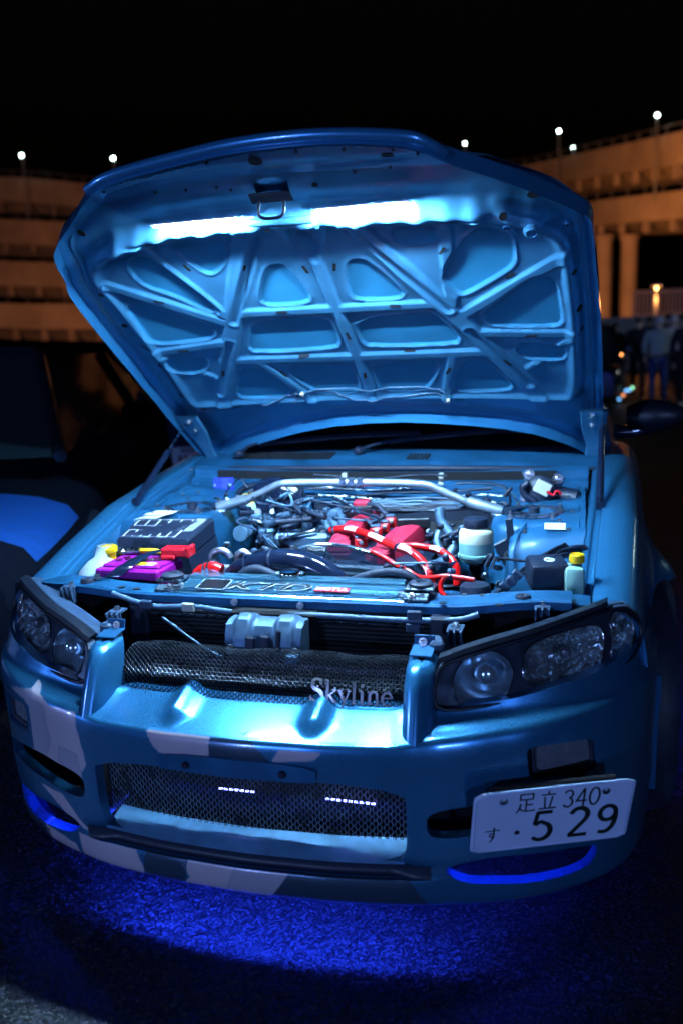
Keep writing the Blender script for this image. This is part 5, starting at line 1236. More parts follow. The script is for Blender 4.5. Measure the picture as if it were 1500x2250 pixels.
# silver bent pipe and dark masses on the right
p = Z3([(1075, 330), (1085, 420), (1140, 500), (1205, 590), (1185, 690), (1100, 780), (1030, 830)], .95, .85, .78); MB().tube(catmull(p, 6), .0155, 12).build('turbo_pipe', 'cast_alu', en, 60)
p = Z3([(1070, 520), (1050, 600), (1080, 690), (1130, 760)], .85, .80); MB().tube(catmull(p, 6), .013, 10).build('turbo_pipe', 'cast_alu', en, 60)
MB().box(ay(985, 1165, .98) + V3(0, 0, -.03), (.16, .14, .10), rotz(.3), .03, 3).build('turbo_heat_shield', 'void', en, 50)
# plenum and throttle clutter on the left of the engine
def cyl(q, y, r, l, axd, m, nm='fitting', n=14): MB().lathe([(r * .9, -l / 2), (r, -l / 2 + .003), (r, l / 2 - .003), (r * .9, l / 2)], ay(*q, y), axd, n).build(nm, m, en, 40)
pa = [ay(*q, .92) for q in ((588, 1168), (590, 1152), (604, 1146), (625, 1134), (640, 1130))]; MB().tube(catmull(pa, 5), .013, 10).build('throttle_arm', 'cast_alu', en, 60)
MB().box(ay(592, 1180, .90), (.035, .03, .05), rotz(.3), .006).build('throttle_body', 'cast_alu', en)
MB().box(ay(580, 1196, .86), (.05, .03, .035), rotz(.2), .006).build('throttle_bracket', 'grey_plastic', en)
MB().box(ay(668, 1182, .86), (.17, .10, .045), rotz(.15), .012).build('plenum', 'cast_alu', en)
MB().box(ay(690, 1150, 1.0), (.12, .16, .05), rotz(.1), .014).build('plenum', 'cast_alu', en)
for i in range(5): MB().tube(catmull([ay(640 + i * 22, 1160 - i * 3, .95), ay(655 + i * 22, 1150 - i * 3, .93) + V3(0, 0, .02), ay(690 + i * 18, 1168, .85)], 5), .014, 10).build('intake_runner', 'cast_alu', en, 60)
MB().tube([ay(632, 1182, .80), ay(696, 1164, .82)], .0045, 10).build('link_rod', 'chrome', en, 40)
cyl((624, 1182), .80, .012, .03, (1, 0, .4), 'steel'); cyl((600, 1205), .82, .014, .04, (.5, 0, 1), 'steel'); cyl((545, 1140), 1.0, .012, .05, (1, .2, -.3), 'chrome'); cyl((565, 1146), .97, .010, .05, (1, .2, -.4), 'steel')
cyl((675, 1115), 1.08, .024, .06, (0, 0, 1), 'paint_bay', 'sensor'); cyl((735, 1120), 1.1, .024, .05, (0, -1, .2), 'paint_bay', 'sensor'); cyl((658, 1125), 1.06, .012, .05, (0, 0, 1), 'steel')
cyl((532, 1172), .95, .026, .03, (0, -1, .1), 'wire_blue', 'pulley'); cyl((548, 1163), .97, .02, .03, (0, -1, .1), 'wire_blue', 'pulley'); cyl((720, 1160), .88, .012, .04, (0, 0, 1), 'steel'); cyl((705, 1152), .90, .010, .05, (0, 0, 1), 'cast_alu')
rnd = random.Random(11)
for i in range(38):
    x0, y0 = rnd.uniform(545, 780), rnd.uniform(1092, 1188); d0 = rnd.uniform(.84, 1.1)
    p = [ay(x0, y0, d0), ay(x0 + rnd.uniform(-25, 45), y0 - rnd.uniform(0, 18), d0 + .03), ay(x0 + rnd.uniform(-30, 70), y0 + rnd.uniform(-10, 22), d0), ay(x0 + rnd.uniform(-40, 90), y0 + rnd.uniform(0, 26), d0 - .04)]
    MB().tube(catmull(p, 5), rnd.choice([.003, .004, .006, .008]), 7).build('wiring_hose', rnd.choice(['black', 'rubber', 'black', 'rubber', 'wire_blue', 'grey_plastic', 'steel']), en, 60)
for i in range(46):
    q = (rnd.uniform(560, 770), rnd.uniform(1120, 1195)); d0 = rnd.uniform(.82, 1.02)
    if rnd.random() < .5: cyl(q, d0, rnd.uniform(.006, .014), rnd.uniform(.015, .035), (rnd.uniform(-1, 1), rnd.uniform(-1, 0), rnd.uniform(0, 1)), rnd.choice(['steel', 'cast_alu', 'bolt']))
    else: MB().box(ay(*q, d0), (rnd.uniform(.015, .035), rnd.uniform(.015, .03), rnd.uniform(.012, .025)), rotz(rnd.uniform(0, 2)) @ rotx(rnd.uniform(-.4, .4)), .003).build('connector_plug', rnd.choice(['grey_plastic', 'black', 'wire_blue', 'cast_alu']), en)
for i in range(12):      # loom behind the covers
    y0 = 1112 + rnd.uniform(-8, 14); p = [ay(800 + 30 * j + rnd.uniform(-8, 8), y0 + rnd.uniform(-5, 5) - j * 1.5, 1.12) for j in range(8)]
    MB().tube(catmull(p, 4), .005, 6).build('wiring_loom', rnd.choice(['black', 'rubber', 'wire_blue']), en, 60)
p = Z3([(440, 280), (520, 290), (570, 340), (560, 400), (500, 430), (430, 470)], .96, .88); MB().tube(catmull(p, 5), .009, 8).build('plug_lead', 'rubber', en, 60)
MB().box(ay(640, 1075, 1.14), (.04, .02, .03), roty(.8), .004).build('loom_connector', 'connector', en)
MB().tube(catmull([ay(*q, 1.1) for q in ((600, 1115), (612, 1095), (626, 1085), (640, 1080))], 5), .004, 6).build('wiring_hose', 'grey_plastic', en, 60)
MB().tube(catmull([ay(*q, 1.08) for q in ((598, 1128), (608, 1108), (622, 1100), (634, 1084))], 5), .004, 6).build('wiring_hose', 'wire_blue', en, 60)

# small hardware: cable ties, plugs and clips wherever harnesses run
rnd = random.Random(23)
for (x0, x1, y0, y1, d0, d1, n) in ((470, 560, 1060, 1110, 1.12, 1.22, 9), (960, 1110, 1075, 1120, 1.12, 1.2, 12), (930, 1010, 1150, 1225, .72, .86, 10), (880, 1000, 1225, 1290, .52, .62, 10), (480, 620, 1190, 1235, .66, .8, 10), (1060, 1110, 1225, 1300, .55, .7, 8)):
    for i in range(n):
        q = (rnd.uniform(x0, x1), rnd.uniform(y0, y1)); d = rnd.uniform(d0, d1); m = rnd.choice(['steel', 'bolt', 'black', 'grey_plastic', 'rubber', 'cast_alu', 'connector' if i == 0 else 'black'])
        if rnd.random() < .45: MB().lathe([(.007, 0), (.008, .003), (.008, .014), (.004, .018)], ay(*q, d), (rnd.uniform(-1, 1), -.6, rnd.uniform(0, 1)), 10).build('fitting', m, en, 40)
        elif rnd.random() < .5: MB().box(ay(*q, d), (rnd.uniform(.012, .03), .014, rnd.uniform(.008, .02)), rotz(rnd.uniform(-1, 1)), .003).build('connector_plug', m, en)
        else:
            a = ay(*q, d); MB().tube(catmull([a, a + V3(rnd.uniform(-.05, .05), .01, rnd.uniform(-.01, .03)), a + V3(rnd.uniform(-.1, .1), .02, rnd.uniform(-.04, .01))], 5), rnd.choice([.003, .004, .006]), 6).build('wiring_hose', rnd.choice(['black', 'rubber', 'wire_blue']), en, 60)
# ------------------------------------------------------------------ ground
def asphalt():
    """coarse asphalt: every stone has its own tone and tilt, with finer grit between"""
    m = bpy.data.materials.new('asphalt'); m.use_nodes = True; t = m.node_tree; b = t.nodes['Principled BSDF']; L = t.links.new
    tc = t.nodes.new('ShaderNodeTexCoord'); ge = t.nodes.new('ShaderNodeNewGeometry')
    w = t.nodes.new('ShaderNodeTexNoise'); w.inputs['Scale'].default_value = 60; L(tc.outputs['Object'], w.inputs['Vector'])
    wa = t.nodes.new('ShaderNodeVectorMath'); wa.operation = 'MULTIPLY_ADD'; wa.inputs[1].default_value = (.010, .010, .010); L(w.outputs[1], wa.inputs[0]); L(tc.outputs['Object'], wa.inputs[2])
    vs = []
    for sc_v in (165, 420):
        v = t.nodes.new('ShaderNodeTexVoronoi'); v.inputs['Scale'].default_value = sc_v; L(wa.outputs[0], v.inputs['Vector']); vs.append(v)
    e = t.nodes.new('ShaderNodeTexVoronoi'); e.feature = 'DISTANCE_TO_EDGE'; e.inputs['Scale'].default_value = 165; L(wa.outputs[0], e.inputs['Vector'])
    n = t.nodes.new('ShaderNodeTexNoise'); n.inputs['Scale'].default_value = 2.2; n.inputs['Detail'].default_value = 7; L(tc.outputs['Object'], n.inputs['Vector'])
    sx = t.nodes.new('ShaderNodeSeparateColor'); L(vs[0].outputs['Color'], sx.inputs[0])
    r = t.nodes.new('ShaderNodeValToRGB'); cr = r.color_ramp; cr.elements[0].position = .15; cr.elements[0].color = (.002, .002, .0025, 1); cr.elements[1].position = .97; cr.elements[1].color = (.038, .038, .039, 1)
    k = cr.elements.new(.7); k.color = (.006, .006, .0065, 1); L(sx.outputs[0], r.inputs[0])
    ed = t.nodes.new('ShaderNodeMapRange'); ed.inputs[1].default_value = .0; ed.inputs[2].default_value = .09; ed.inputs[3].default_value = .15; L(e.outputs['Distance'], ed.inputs[0])
    m1 = t.nodes.new('ShaderNodeMix'); m1.data_type = 'RGBA'; m1.blend_type = 'MULTIPLY'; m1.inputs[0].default_value = 1; L(r.outputs[0], m1.inputs[6]); L(ed.outputs[0], m1.inputs[7])
    nr = t.nodes.new('ShaderNodeMapRange'); nr.inputs[1].default_value = .3; nr.inputs[2].default_value = .7; nr.inputs[3].default_value = .45; nr.inputs[4].default_value = 1.25; L(n.outputs[0], nr.inputs[0])
    m2 = t.nodes.new('ShaderNodeMix'); m2.data_type = 'RGBA'; m2.blend_type = 'MULTIPLY'; m2.inputs[0].default_value = 1; L(m1.outputs[2], m2.inputs[6]); L(nr.outputs[0], m2.inputs[7]); L(m2.outputs[2], b.inputs['Base Color'])
    # tilt of each stone
    prev = ge.outputs['Normal']
    for v, a in ((vs[0], 1.0), (vs[1], .5)):
        s = t.nodes.new('ShaderNodeVectorMath'); s.operation = 'SUBTRACT'; s.inputs[1].default_value = (.5, .5, .5); L(v.outputs['Color'], s.inputs[0])
        q = t.nodes.new('ShaderNodeVectorMath'); q.operation = 'MULTIPLY_ADD'; q.inputs[1].default_value = (a, a, a * .3); L(s.outputs[0], q.inputs[0]); L(prev, q.inputs[2]); prev = q.outputs[0]
    nm = t.nodes.new('ShaderNodeVectorMath'); nm.operation = 'NORMALIZE'; L(prev, nm.inputs[0])
    bp = t.nodes.new('ShaderNodeBump'); bp.inputs['Strength'].default_value = .6; bp.inputs['Distance'].default_value = .003; L(e.outputs['Distance'], bp.inputs['Height']); L(nm.outputs[0], bp.inputs['Normal'])
    L(bp.outputs[0], b.inputs['Normal']); b.inputs['Roughness'].default_value = .5
    MATS['asphalt'] = m
asphalt()
g = link('ground', [(-300, -60, GZ), (300, -60, GZ), (300, 500, GZ), (-300, 500, GZ)], [(0, 1, 2, 3)], 'asphalt', None, 0); g['kind'] = 'structure'
g['label'] = 'dark coarse asphalt of the car park'
# ------------------------------------------------------------------ surroundings
mat('concrete', (.36, .30, .24), .85, noise=.25, nscale=.35, bump=.3, bscale=6)
mat('railing_grey', (.12, .12, .13), .5, .3)
mat('pole_grey', (.30, .32, .34), .4, .6)
mat('lamp_white', (1, 1, 1), .5, emit=(.72, 1.0, .86), es=60.0)
mat('lamp_sodium', (1, 1, 1), .5, emit=(1.0, .50, .12), es=30.0)
mat('car_navy', (.010, .022, .07), .22, .4, 1.0)
mat('car_dark', (.006, .008, .014), .2, .3, 1.0)
mat('car_blue_lit', (.010, .075, .32), .6, .0, .0, spec=.2)  # brighter blue for the neighbour's bonnet, LED light put into the colour
mat('car_shadow', (.003, .005, .011), .85, spec=.1)  # near-black for the rest of that car, shade put into the colour
mat('car_glass', (.010, .018, .022), .05, spec=.8)
mat('skin_tone', (.42, .26, .19), .5)
mat('cloth_grey', (.20, .235, .235), .9, bump=.4, bscale=60)
mat('cloth_denim', (.015, .035, .12), .9, bump=.4, bscale=80)
mat('cloth_black', (.008, .009, .012), .9, bump=.4, bscale=60)
mat('cloth_light', (.38, .36, .40), .9)
mat('hair_dark', (.012, .010, .009), .6)
mat('shoe_light', (.50, .42, .45), .6)
mat('marker_green', (1, 1, 1), .5, emit=(.35, 1.0, .5), es=2.5)
mat('marker_blue', (1, 1, 1), .5, emit=(.15, .5, 1.0), es=2.5)
mat('marker_orange', (1, 1, 1), .5, emit=(1.0, .3, .04), es=2.5)
def far(px, py, d): return CAM + (CR * (px - 750) / FPX - CU * (py - 1125) / FPX + CF) * d

# ---- elevated roads: box girder, parapet, rail, piers
def deck(path, width, depth, label, posts=None, rail=True):
    P = catmull(path, 10); N = len(P); T = np.gradient(P, axis=0) * V3(1, 1, 0); T /= np.linalg.norm(T, axis=1)[:, None]; S = np.stack([T[:, 1], -T[:, 0], np.zeros(N)], 1)
    th = thing('elevated_road', label, 'overpass', 'elevated roads behind the car park')
    S = np.where((S @ V3(0, -1, 0) < 0)[:, None], -S, S)         # side facing the car park
    sec = [(0, 0), (0, -depth * .55), (-width * .12, -depth * .60), (-width * .28, -depth), (-width * .72, -depth), (-width * .88, -depth * .6), (-width, -depth * .55), (-width, 0), (0, 0)]
    MB().grid([[P[i] + S[i] * a + V3(0, 0, b) for a, b in sec] for i in range(N)]).build('girder', 'concrete', th, 30)
    for a in (.0, -width):
        MB().grid([[P[i] + S[i] * (a + u) + V3(0, 0, z) for u, z in ((.05, -.25), (.05, .95), (-.20, .95), (-.20, .0))] for i in range(N)]).build('parapet', 'concrete', th, 30)
    if rail:
        mb = MB(); L = np.r_[0, np.cumsum(np.linalg.norm(np.diff(P, axis=0), axis=1))]
        for s in np.arange(1, L[-1], 2.2):
            c = np.array([np.interp(s, L, P[:, k]) for k in range(3)]); i = int(np.argmin(abs(L - s))); mb.box(c + S[i] * -.08 + V3(0, 0, 1.25), (.10, .10, .65))
        mb.tube(P + S * -.08 + V3(0, 0, 1.55), .06, 5); o = mb.build('guard_rail', 'railing_grey', th, 0); o['kind'] = 'stuff'
        mb = MB()
        for s in np.arange(1, L[-1], 3.2):
            c = np.array([np.interp(s, L, P[:, k]) for k in range(3)]); i = int(np.argmin(abs(L - s))); mb.box(c + S[i] * -.5 + V3(0, 0, -depth * .75), (.25, .5, depth * .5), frame((0, 0, 1), T[i]))
        o = mb.build('girder_ribs', 'concrete', th, 0); o['kind'] = 'stuff'
    for (px, d, w_) in posts or ():
        c = far(px, 600, d); z1 = float(np.interp(c[0], *(lambda o: (P[o, 0], P[o, 2]))(np.argsort(P[:, 0])))) - depth
        MB().lathe([(w_ / 2 * 1.25, 0), (w_ / 2 * 1.25, .3), (w_ / 2, .3), (w_ / 2, z1 - GZ - .5), (w_ / 2 * 1.3, z1 - GZ)], (c[0], c[1], GZ), (0, 0, 1), 24).build('pier', 'concrete', th, 30)
    return th
ORD = ['topmost', 'second from the top', 'third from the top', 'lowest']
for k, (y0, y1, d0, d1) in enumerate(((412, 432, 82, 78), (505, 515, 80, 76), (597, 600, 78, 74), (690, 688, 76, 72))):
    pts = [far(-420, y0 - 24 + k * 6, d0 + 14), far(-150, y0 - 6, d0 + 4), far(60, y0 + 2, d0), far(280, y1 + 4, d1), far(520, y1 + 16, d1 + 4), far(800, y1 + 18, d1 + 16)]
    deck(pts, 7.5, 2.2, 'orange-lit curved ramp left of the bonnet, ' + ORD[k] + ' of the four')
deck([far(900, 414, 104), far(1130, 388, 88), far(1320, 352, 74), (far(1500, 318, 62)), far(1720, 270, 54)], 10, 2.2, 'upper orange-lit road deck crossing behind the right edge of the bonnet', None)
deck([far(900, 520, 108), far(1130, 492, 92), far(1310, 466, 76), far(1500, 446, 66), far(1720, 420, 58)], 10, 2.0, 'lower orange-lit road deck on twin piers right of the bonnet', ((1324, 76.5, 1.45), (1380, 74, 1.35)))

# ---- lamps
def lamp(px, py, d, label, foot=8.0, power=0, sodium=False, r=.16, aim=None):
    t = thing('street_lamp', label, 'street lamp', 'street lamps of the elevated roads' if not sodium else 'orange lamps'); c = far(px, py, d)
    b = c * V3(1, 1, 0) + V3(0, 0, max(GZ, c[2] - foot))
    MB().tube([b, c + V3(.0, .12, -.1)], [.11, .06], 8).build('pole', 'pole_grey', t, 60)
    MB().box(c + V3(0, 0, .10), (.34, .5, .10), None, .03).build('head', 'pole_grey', t)
    MB().lathe([(.02, -r * 1.1), (r * .8, -r * .7), (r, 0), (r, .05)], c, (0, 0, 1), 14).build('lens', 'lamp_sodium' if sodium else 'lamp_white', t, 60)
    if power:
        ld = bpy.data.lights.new('lamp_light', 'SPOT' if aim else 'POINT'); ld.energy = power; ld.color = (1.0, .33, .08) if sodium else (.86, .93, 1.0); ld.shadow_soft_size = .25
        lo = bpy.data.objects.new('lamp_light', ld); COL.objects.link(lo); lo.location = c + V3(0, -.1, -.35); lo.parent = t
        if aim: ld.spot_size = math.radians(120); ld.spot_blend = .6; lo.rotation_euler = Vector(far(*aim) - c).to_track_quat('-Z', 'Y').to_euler()
    return t
for (px, py, d, lb) in ((48, 341, 80, 'white street lamp at the far left, over the ramps'), (249, 348, 78, 'white street lamp just left of the bonnet nose'), (1020, 315, 96, 'white street lamp just right of the bonnet nose'), (1104, 367, 100, 'white lamp peeping over the right slope of the bonnet'),
                        (1227, 288, 78, 'tall white street lamp, left of the pair over the right road'), (1258, 325, 80, 'white street lamp, lower of the pair over the right road'), (1334, 346, 78, 'short white lamp at the parapet of the upper road'), (1443, 253, 64, 'highest white street lamp near the right edge')):
    lamp(px, py, d, lb, foot=(1.5 if py in (346, 367) else 6.0), r=.085)
lamp(1328, 703, 58, 'small orange lamp beside the bonnet edge, between the piers', sodium=True, foot=1.6, power=120, r=.16)
for i, (px, py, d, pw) in enumerate(((-260, 640, 52, 8500), (560, 640, 54, 3800), (1180, 560, 58, 11000), (1640, 620, 44, 9000))):
    lamp(px, py, d, ('orange lamp beyond the left edge, lighting the ramps', 'orange lamp hidden behind the left half of the bonnet', 'orange lamp hidden behind the right half of the bonnet', 'orange lamp beyond the right edge, lighting the decks')[i], sodium=True, foot=9, power=pw, aim=((40, 520, 90), (250, 520, 90), (1330, 400, 90), (1450, 400, 80))[i])
# lamps added out of view to light the car's front and the onlookers
for (x, y, h, pw, lb) in ((-6.5, -21, 3.2, 6400, 'added blue-white lamp, unseen behind the camera'), (9.5, -15, 3.2, 3400, 'added blue-white lamp, unseen behind and right of the camera'), (-15, -7, 3.2, 2800, 'added blue-white lamp, out of view on the left'), (9.5, 14.5, 4.5, 620, 'added blue-white lamp, out of view beside the onlookers')):
    t = thing('street_lamp', lb, 'street lamp', 'added lamps out of view', (x, y, GZ))
    MB().tube([V3(0, 0, 0), V3(0, 0, h - .4), V3(0, .5, h)], [.09, .06, .05], 10).build('pole', 'pole_grey', t, 60)
    MB().box((0, .8, h + .02), (.34, .7, .10), None, .03).build('head', 'pole_grey', t)
    MB().box((0, .8, h - .05), (.26, .5, .03)).build('lens', 'lamp_white', t)
    ld = bpy.data.lights.new('lamp_light', 'POINT' if y < 5 else 'SPOT'); ld.energy = pw; ld.color = (.24, .40, 1.0) if y < 5 else (.75, .85, .85); ld.shadow_soft_size = .25
    lo = bpy.data.objects.new('lamp_light', ld); COL.objects.link(lo); lo.location = (0, .8, h - .2); lo.parent = t
    if y > 5: ld.spot_size = math.radians(55); ld.spot_blend = .8; lo.rotation_euler = Vector((2.4 - x, 15.2 - y - .8, 1.3 - h)).to_track_quat('-Z', 'Y').to_euler()

# ---- orange-lit railing and barrier beyond the people
fn_ = thing('roadside_fence', 'orange-lit railing beyond the people at the right edge', 'fence')
a, b = far(1392, 668, 34), far(1560, 660, 34)
for i in range(22):
    c = a + (b - a) * (i / 21); MB().box(c + V3(0, 0, -.02), (.07, .07, .95)).build('baluster', 'concrete', fn_, 0)
for z in (.45, -.45): MB().tube([a + V3(0, 0, z), b + V3(0, 0, z)], .07, 6).build('rail', 'concrete', fn_, 60)
MB().prism([a + V3(0, 0, -.75), b + V3(0, 0, -.75), b + V3(0, 0, -.50), a + V3(0, 0, -.50)], V3(0, .4, 0)).build('kerb', 'concrete', fn_, 0)
for px in (1412, 1455, 1490): q = far(px, 690, 34.2); MB().box((q[0], q[1], (GZ + q[2]) / 2), (.18, .18, q[2] - GZ)).build('post', 'concrete', fn_, 0)
lamp(1441, 634, 31.5, 'small orange lamp standing over the lit railing', sodium=True, foot=1.2, power=70, r=.03)
bw = link('barrier_wall', *(lambda m: (m.v, m.f))(MB().prism([far(1200, 702, 30), far(1560, 690, 30), far(1560, 745, 30) * V3(1, 1, 0) + V3(0, 0, GZ), far(1200, 750, 30) * V3(1, 1, 0) + V3(0, 0, GZ)], V3(0, .3, 0))), 'concrete', None, 0)
tag(bw, 'low pale concrete barrier behind the people on the right', 'barrier')

# ---- other parked cars
def parked(name, label, nose, yaw, paint, plate_=True, hgt=1.33, bel=0.0, pz=.40, hood=1.45):
    t = thing(name, label, 'car', 'other parked cars', (nose[0], nose[1], GZ)); t.rotation_euler[2] = yaw
    SEC = [(0, .70, .58), (.03, .78, .655), (.12, .83, .69), (.4, .85, .715), (.8, .855, .75), (1.2, .86, .82), (1.5, .86, .88), (2.4, .86, .92), (3.3, .86, .95), (3.9, .84, .96), (4.2, .78, .90), (4.32, .70, .75)]
    ys = np.linspace(0, 4.32, 60); hw = np.interp(ys, [s[0] for s in SEC], [s[1] for s in SEC]); zt = np.interp(ys, [s[0] for s in SEC], [s[2] for s in SEC]) + bel
    half = [(.95, .16, 0), (1.0, .28, 0), (1.0, .42, 0), (.985, 0, -.16), (.98, 0, -.10), (.93, 0, -.045), (.80, 0, -.005), (.5, 0, .03), (0, 0, .045)]
    G = []
    for y, h, z in zip(ys, hw, zt):
        r = [(k * h, (b if d == 0 and b else z + d)) for k, b, d in half]; r = r + [(-x, q) for x, q in r[-2::-1]]
        G.append([V3(x, y, q) for x, q in r])
    mb = MB().grid(G); mb.add(G[0], [tuple(range(len(G[0])))]); mb.add(G[-1], [tuple(range(len(G[-1])))]); body = mb.build('body', 'car_shadow' if paint == 'car_blue_lit' else paint, t, 40)
    if paint == 'car_blue_lit':  # bonnet patch coloured as lit by the LED strips
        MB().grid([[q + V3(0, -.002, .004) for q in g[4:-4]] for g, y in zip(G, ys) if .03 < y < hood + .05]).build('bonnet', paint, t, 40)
    base = [(-.78, hood), (.78, hood), (.80, 2.6), (.74, 3.95), (-.74, 3.95), (-.80, 2.6)]; top = [(-.56, hood + .7), (.56, hood + .7), (.58, 2.7), (.54, 3.25), (-.54, 3.25), (-.58, 2.7)]
    b3 = [V3(x, y, .89 + bel + (.03 if y > 2 else 0)) for x, y in base]; t3 = [V3(x, y, hgt - .03) for x, y in top]; r3 = [V3(x * .9, y + (.06 if y < 2.5 else -.05), hgt + .02) for x, y in top]
    MB().grid([[*b3, b3[0]], [*t3, t3[0]]]).build('windows', 'car_glass', t, 30)
    mb = MB().grid([[*t3, t3[0]], [*r3, r3[0]]]); mb.add(r3, [tuple(range(6))]); mb.build('roof', 'car_shadow' if paint == 'car_blue_lit' else paint, t, 30)
    for i in (0, 1, 2, 3, 4, 5): MB().tube([b3[i], t3[i]], .03, 6).build('pillar', 'car_dark', t, 60)
    for sx in (-1, 1):
        for y in (.82, 3.45):
            MB().lathe([(.20, -.10), (.29, -.10), (.31, -.07), (.31, .07), (.29, .10), (.20, .10), (.19, .06), (.04, .05), (.03, .08)], (sx * .77, y, .31), (sx, 0, 0), 28).build('wheel', 'rubber', t, 40)
        c = [V3(sx * x, y, z) for x, y, z in ((.42, .055, .56), (.68, .12, .57), (.76, .30, .63), (.70, .24, .665), (.46, .10, .63))]
        MB().prism(chaikin(c, 1), V3(0, -.02, .004)).build('headlamp', 'black', t, 40)
        MB().box((sx * .93, 1.75, .98 + bel), (.16, .10, .12), None, .03).build('mirror', 'car_shadow' if paint == 'car_blue_lit' else paint, t)
    MB().box((0, .0, pz - .04), (1.0, .03, .13), None, .01).build('lower_grille', 'void', t)
    if plate_:
        pl = MB().box((0, -.02, pz), (.33, .006, .165), None, .002).build('number_plate', 'plate_white', t)
        mb = MB()
        for x in (-.08, -.02, .05, .11): mb.box((x, -.0245, pz - .03), (.035, .002, .07))
        for x in (-.05, 0, .05): mb.box((x, -.0245, pz + .05), (.035, .002, .035))
        mb.build('plate_characters', 'plate_ink', pl, 0)['kind'] = 'stuff'
    return t
parked('parked_car', 'blue-lit nose and dark cabin of the car parked close on the left', (-1.92, .76), math.radians(20), 'car_blue_lit', hgt=1.33, bel=.0, hood=.60)
parked('parked_car', 'dark blue car with white number plate behind the left wing', (-2.98, 6.1), .05, 'car_navy', hgt=1.36, pz=.29)
dk = parked('parked_car', 'black car with coloured marker lights behind the right door mirror', (.55, 15.2), -.06, 'car_dark', plate_=False, hgt=1.45)
for px, py, m in ((1388, 852, 'marker_green'), (1374, 858, 'marker_blue'), (1381, 857, 'marker_blue'), (1359, 877, 'marker_blue'), (1368, 868, 'marker_orange')):
    q = far(px, py, 15.9); o = MB().lathe([(.005, 0), (.025, .006), (.025, .016), (.006, .02)], (0, 0, 0), (0, -1, 0), 12).build('marker_light', m, dk, 60)
    o.matrix_world = Matrix.Translation(Vector(q)); o.matrix_parent_inverse = Matrix.Identity(4)
    o.location = Matrix.Translation(Vector((.55, 15.2, GZ))).inverted() @ Vector(q)
    o.location = Matrix.Rotation(.06, 3, 'Z') @ Vector(o.location)

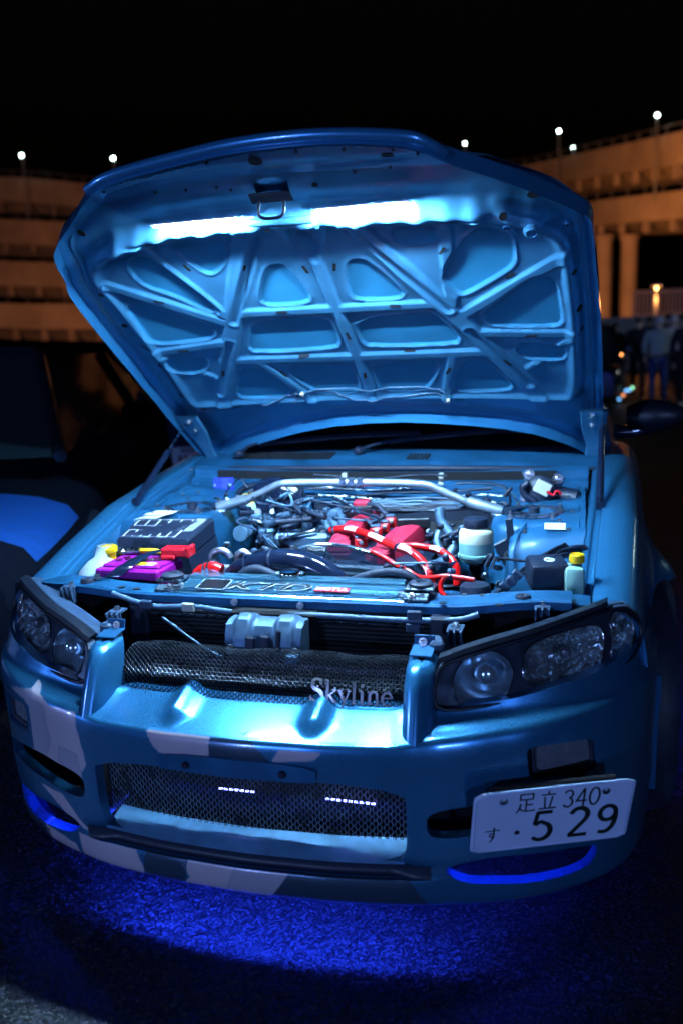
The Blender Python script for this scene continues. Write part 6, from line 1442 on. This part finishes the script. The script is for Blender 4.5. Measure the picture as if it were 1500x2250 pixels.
# ---- onlookers
def person(label, foot, h, yaw, top, legs, shoe, hair, hood=False, arms='pocket'):
    t = thing('person', label, 'person', 'onlookers on the right', (foot[0], foot[1], GZ)); t.rotation_euler[2] = yaw
    k = h / 1.70
    def skinned(name, J, Ed, m, root=0, lv=2):
        me = bpy.data.meshes.new(name); me.from_pydata([tuple(np.array(j[0]) * k) for j in J], Ed, []); me.materials.append(MATS[m])
        o = bpy.data.objects.new(name, me); COL.objects.link(o); o.parent = t
        md = o.modifiers.new('skin', 'SKIN'); md.use_smooth_shade = True
        for i, sv in enumerate(me.skin_vertices[0].data): r = J[i][1]; sv.radius = (r[0] * k, r[1] * k) if isinstance(r, tuple) else (r * k, r * k); sv.use_root = (i == root)
        s = o.modifiers.new('sub', 'SUBSURF'); s.levels = 1; s.render_levels = lv; return o
    # legs and hips; y is the facing direction (negative = towards the car)
    skinned('body', [((0, 0, .92), (.165, .11)), ((.10, 0, .84), (.10, .10)), ((.105, -.01, .48), .065), ((.105, .02, .09), .048), ((-.10, 0, .84), (.10, .10)), ((-.11, .01, .48), .065), ((-.115, .03, .09), .048)],
            [(0, 1), (1, 2), (2, 3), (0, 4), (4, 5), (5, 6)], legs)
    J = [((0, 0, .90), (.185, .125)), ((0, 0, 1.08), (.175, .12)), ((0, .0, 1.30), (.20, .125)), ((0, .01, 1.42), (.11, .09)), ((.20, .0, 1.36), .075), ((.265, .02, 1.12), .062), ((.22, -.10, .96), .052), ((-.20, .0, 1.36), .075), ((-.265, .02, 1.12), .062), ((-.22, -.10, .96), .052)]
    if arms == 'down': J[6] = ((.27, -.03, .88), .045); J[9] = ((-.27, -.03, .88), .045)
    skinned('jacket', J, [(0, 1), (1, 2), (2, 3), (2, 4), (4, 5), (5, 6), (2, 7), (7, 8), (8, 9)], top)
    hd = skinned('head', [((0, 0, 1.40), .052), ((0, -.01, 1.48), .055), ((0, -.01, 1.56), (.074, .088)), ((0, -.005, 1.63), (.072, .085))], [(0, 1), (1, 2), (2, 3)], 'skin_tone')
    MB().lathe([(.001, 0), (.006, .002), (.010, -.01), (.012, -.018)], np.array((0, -.105, 1.565)) * k, (0, 0, 1), 8).build('nose', 'skin_tone', hd, 60)
    skinned('hair', [((0, .025, 1.52), (.070, .06)), ((0, .022, 1.60), (.085, .09)), ((0, .012, 1.655), (.078, .085))], [(0, 1), (1, 2)], hair)
    if hood: skinned('jacket_hood', [((0, .07, 1.36), (.12, .06)), ((0, .09, 1.45), (.10, .055))], [(0, 1)], top)
    for sx in (-1, 1):
        skinned('shoe', [((sx * .11, .05, .045), (.045, .042)), ((sx * .115, -.08, .035), (.045, .035)), ((sx * .118, -.15, .03), (.035, .028))], [(0, 1), (1, 2)], shoe, lv=1)
        hx, hy, hz = (.21, -.14, .93) if arms == 'pocket' else (.275, -.05, .80)
        Jh = [((sx * hx, hy, hz), (.032, .02)), ((sx * hx, hy - .02, hz - .05), (.036, .018))]; Ed = [(0, 1)]
        for f in range(4): Jh += [((sx * (hx - .024 + .016 * f), hy - .04, hz - .09), .008), ((sx * (hx - .024 + .016 * f), hy - .035, hz - .125 - .01 * (f in (1, 2))), .007)]; n = len(Jh); Ed += [(1, n - 2), (n - 2, n - 1)]
        Jh += [((sx * (hx - .045), hy - .03, hz - .05), .009), ((sx * (hx - .05), hy - .045, hz - .085), .008)]; n = len(Jh); Ed += [(0, n - 2), (n - 2, n - 1)]
        skinned('hand', Jh, Ed, 'skin_tone', lv=1)
    return t
f1 = az(1442, 889, GZ); person('person in grey hooded jacket and blue jeans, seen from behind', f1, 1.58, math.pi + .15, 'cloth_grey', 'cloth_denim', 'shoe_light', 'cloth_light', True)
f2 = az(1506, 893, GZ); person('person in black with pale shoes, cut by the right edge', f2, 1.60, math.pi - .4, 'cloth_black', 'cloth_black', 'shoe_light', 'hair_dark', False, 'down')
f3 = az(1474, 868, GZ); person('person with pale hair just behind the grey jacket', f3, 1.62, math.pi - .2, 'cloth_light', 'cloth_black', 'cloth_black', 'cloth_light', False)
f4 = az(1352, 868, GZ) + V3(0, 1.2, 0); person('dark clothed person beside the bonnet edge, by the black car', f4, 1.55, 2.6, 'cloth_black', 'cloth_black', 'cloth_black', 'hair_dark', False, 'down')

for i, (px, py, hh, lb) in enumerate(((1398, 868, 1.62, 'dark figure standing left of the grey jacket'), (1420, 858, 1.66, 'dark figure between the black car and the grey jacket, farther back'), (1462, 855, 1.7, 'dark figure farther back, right of the grey jacket'), (1492, 858, 1.68, 'dark figure farther back at the right edge'))):
    f = az(px, py, GZ); person(lb, f, hh, math.pi + (-.5, .3, .1, -.2)[i], ('cloth_black', 'cloth_denim', 'cloth_black', 'cloth_grey')[i], 'cloth_black', 'cloth_black', 'hair_dark', False, 'down' if i % 2 else 'pocket')
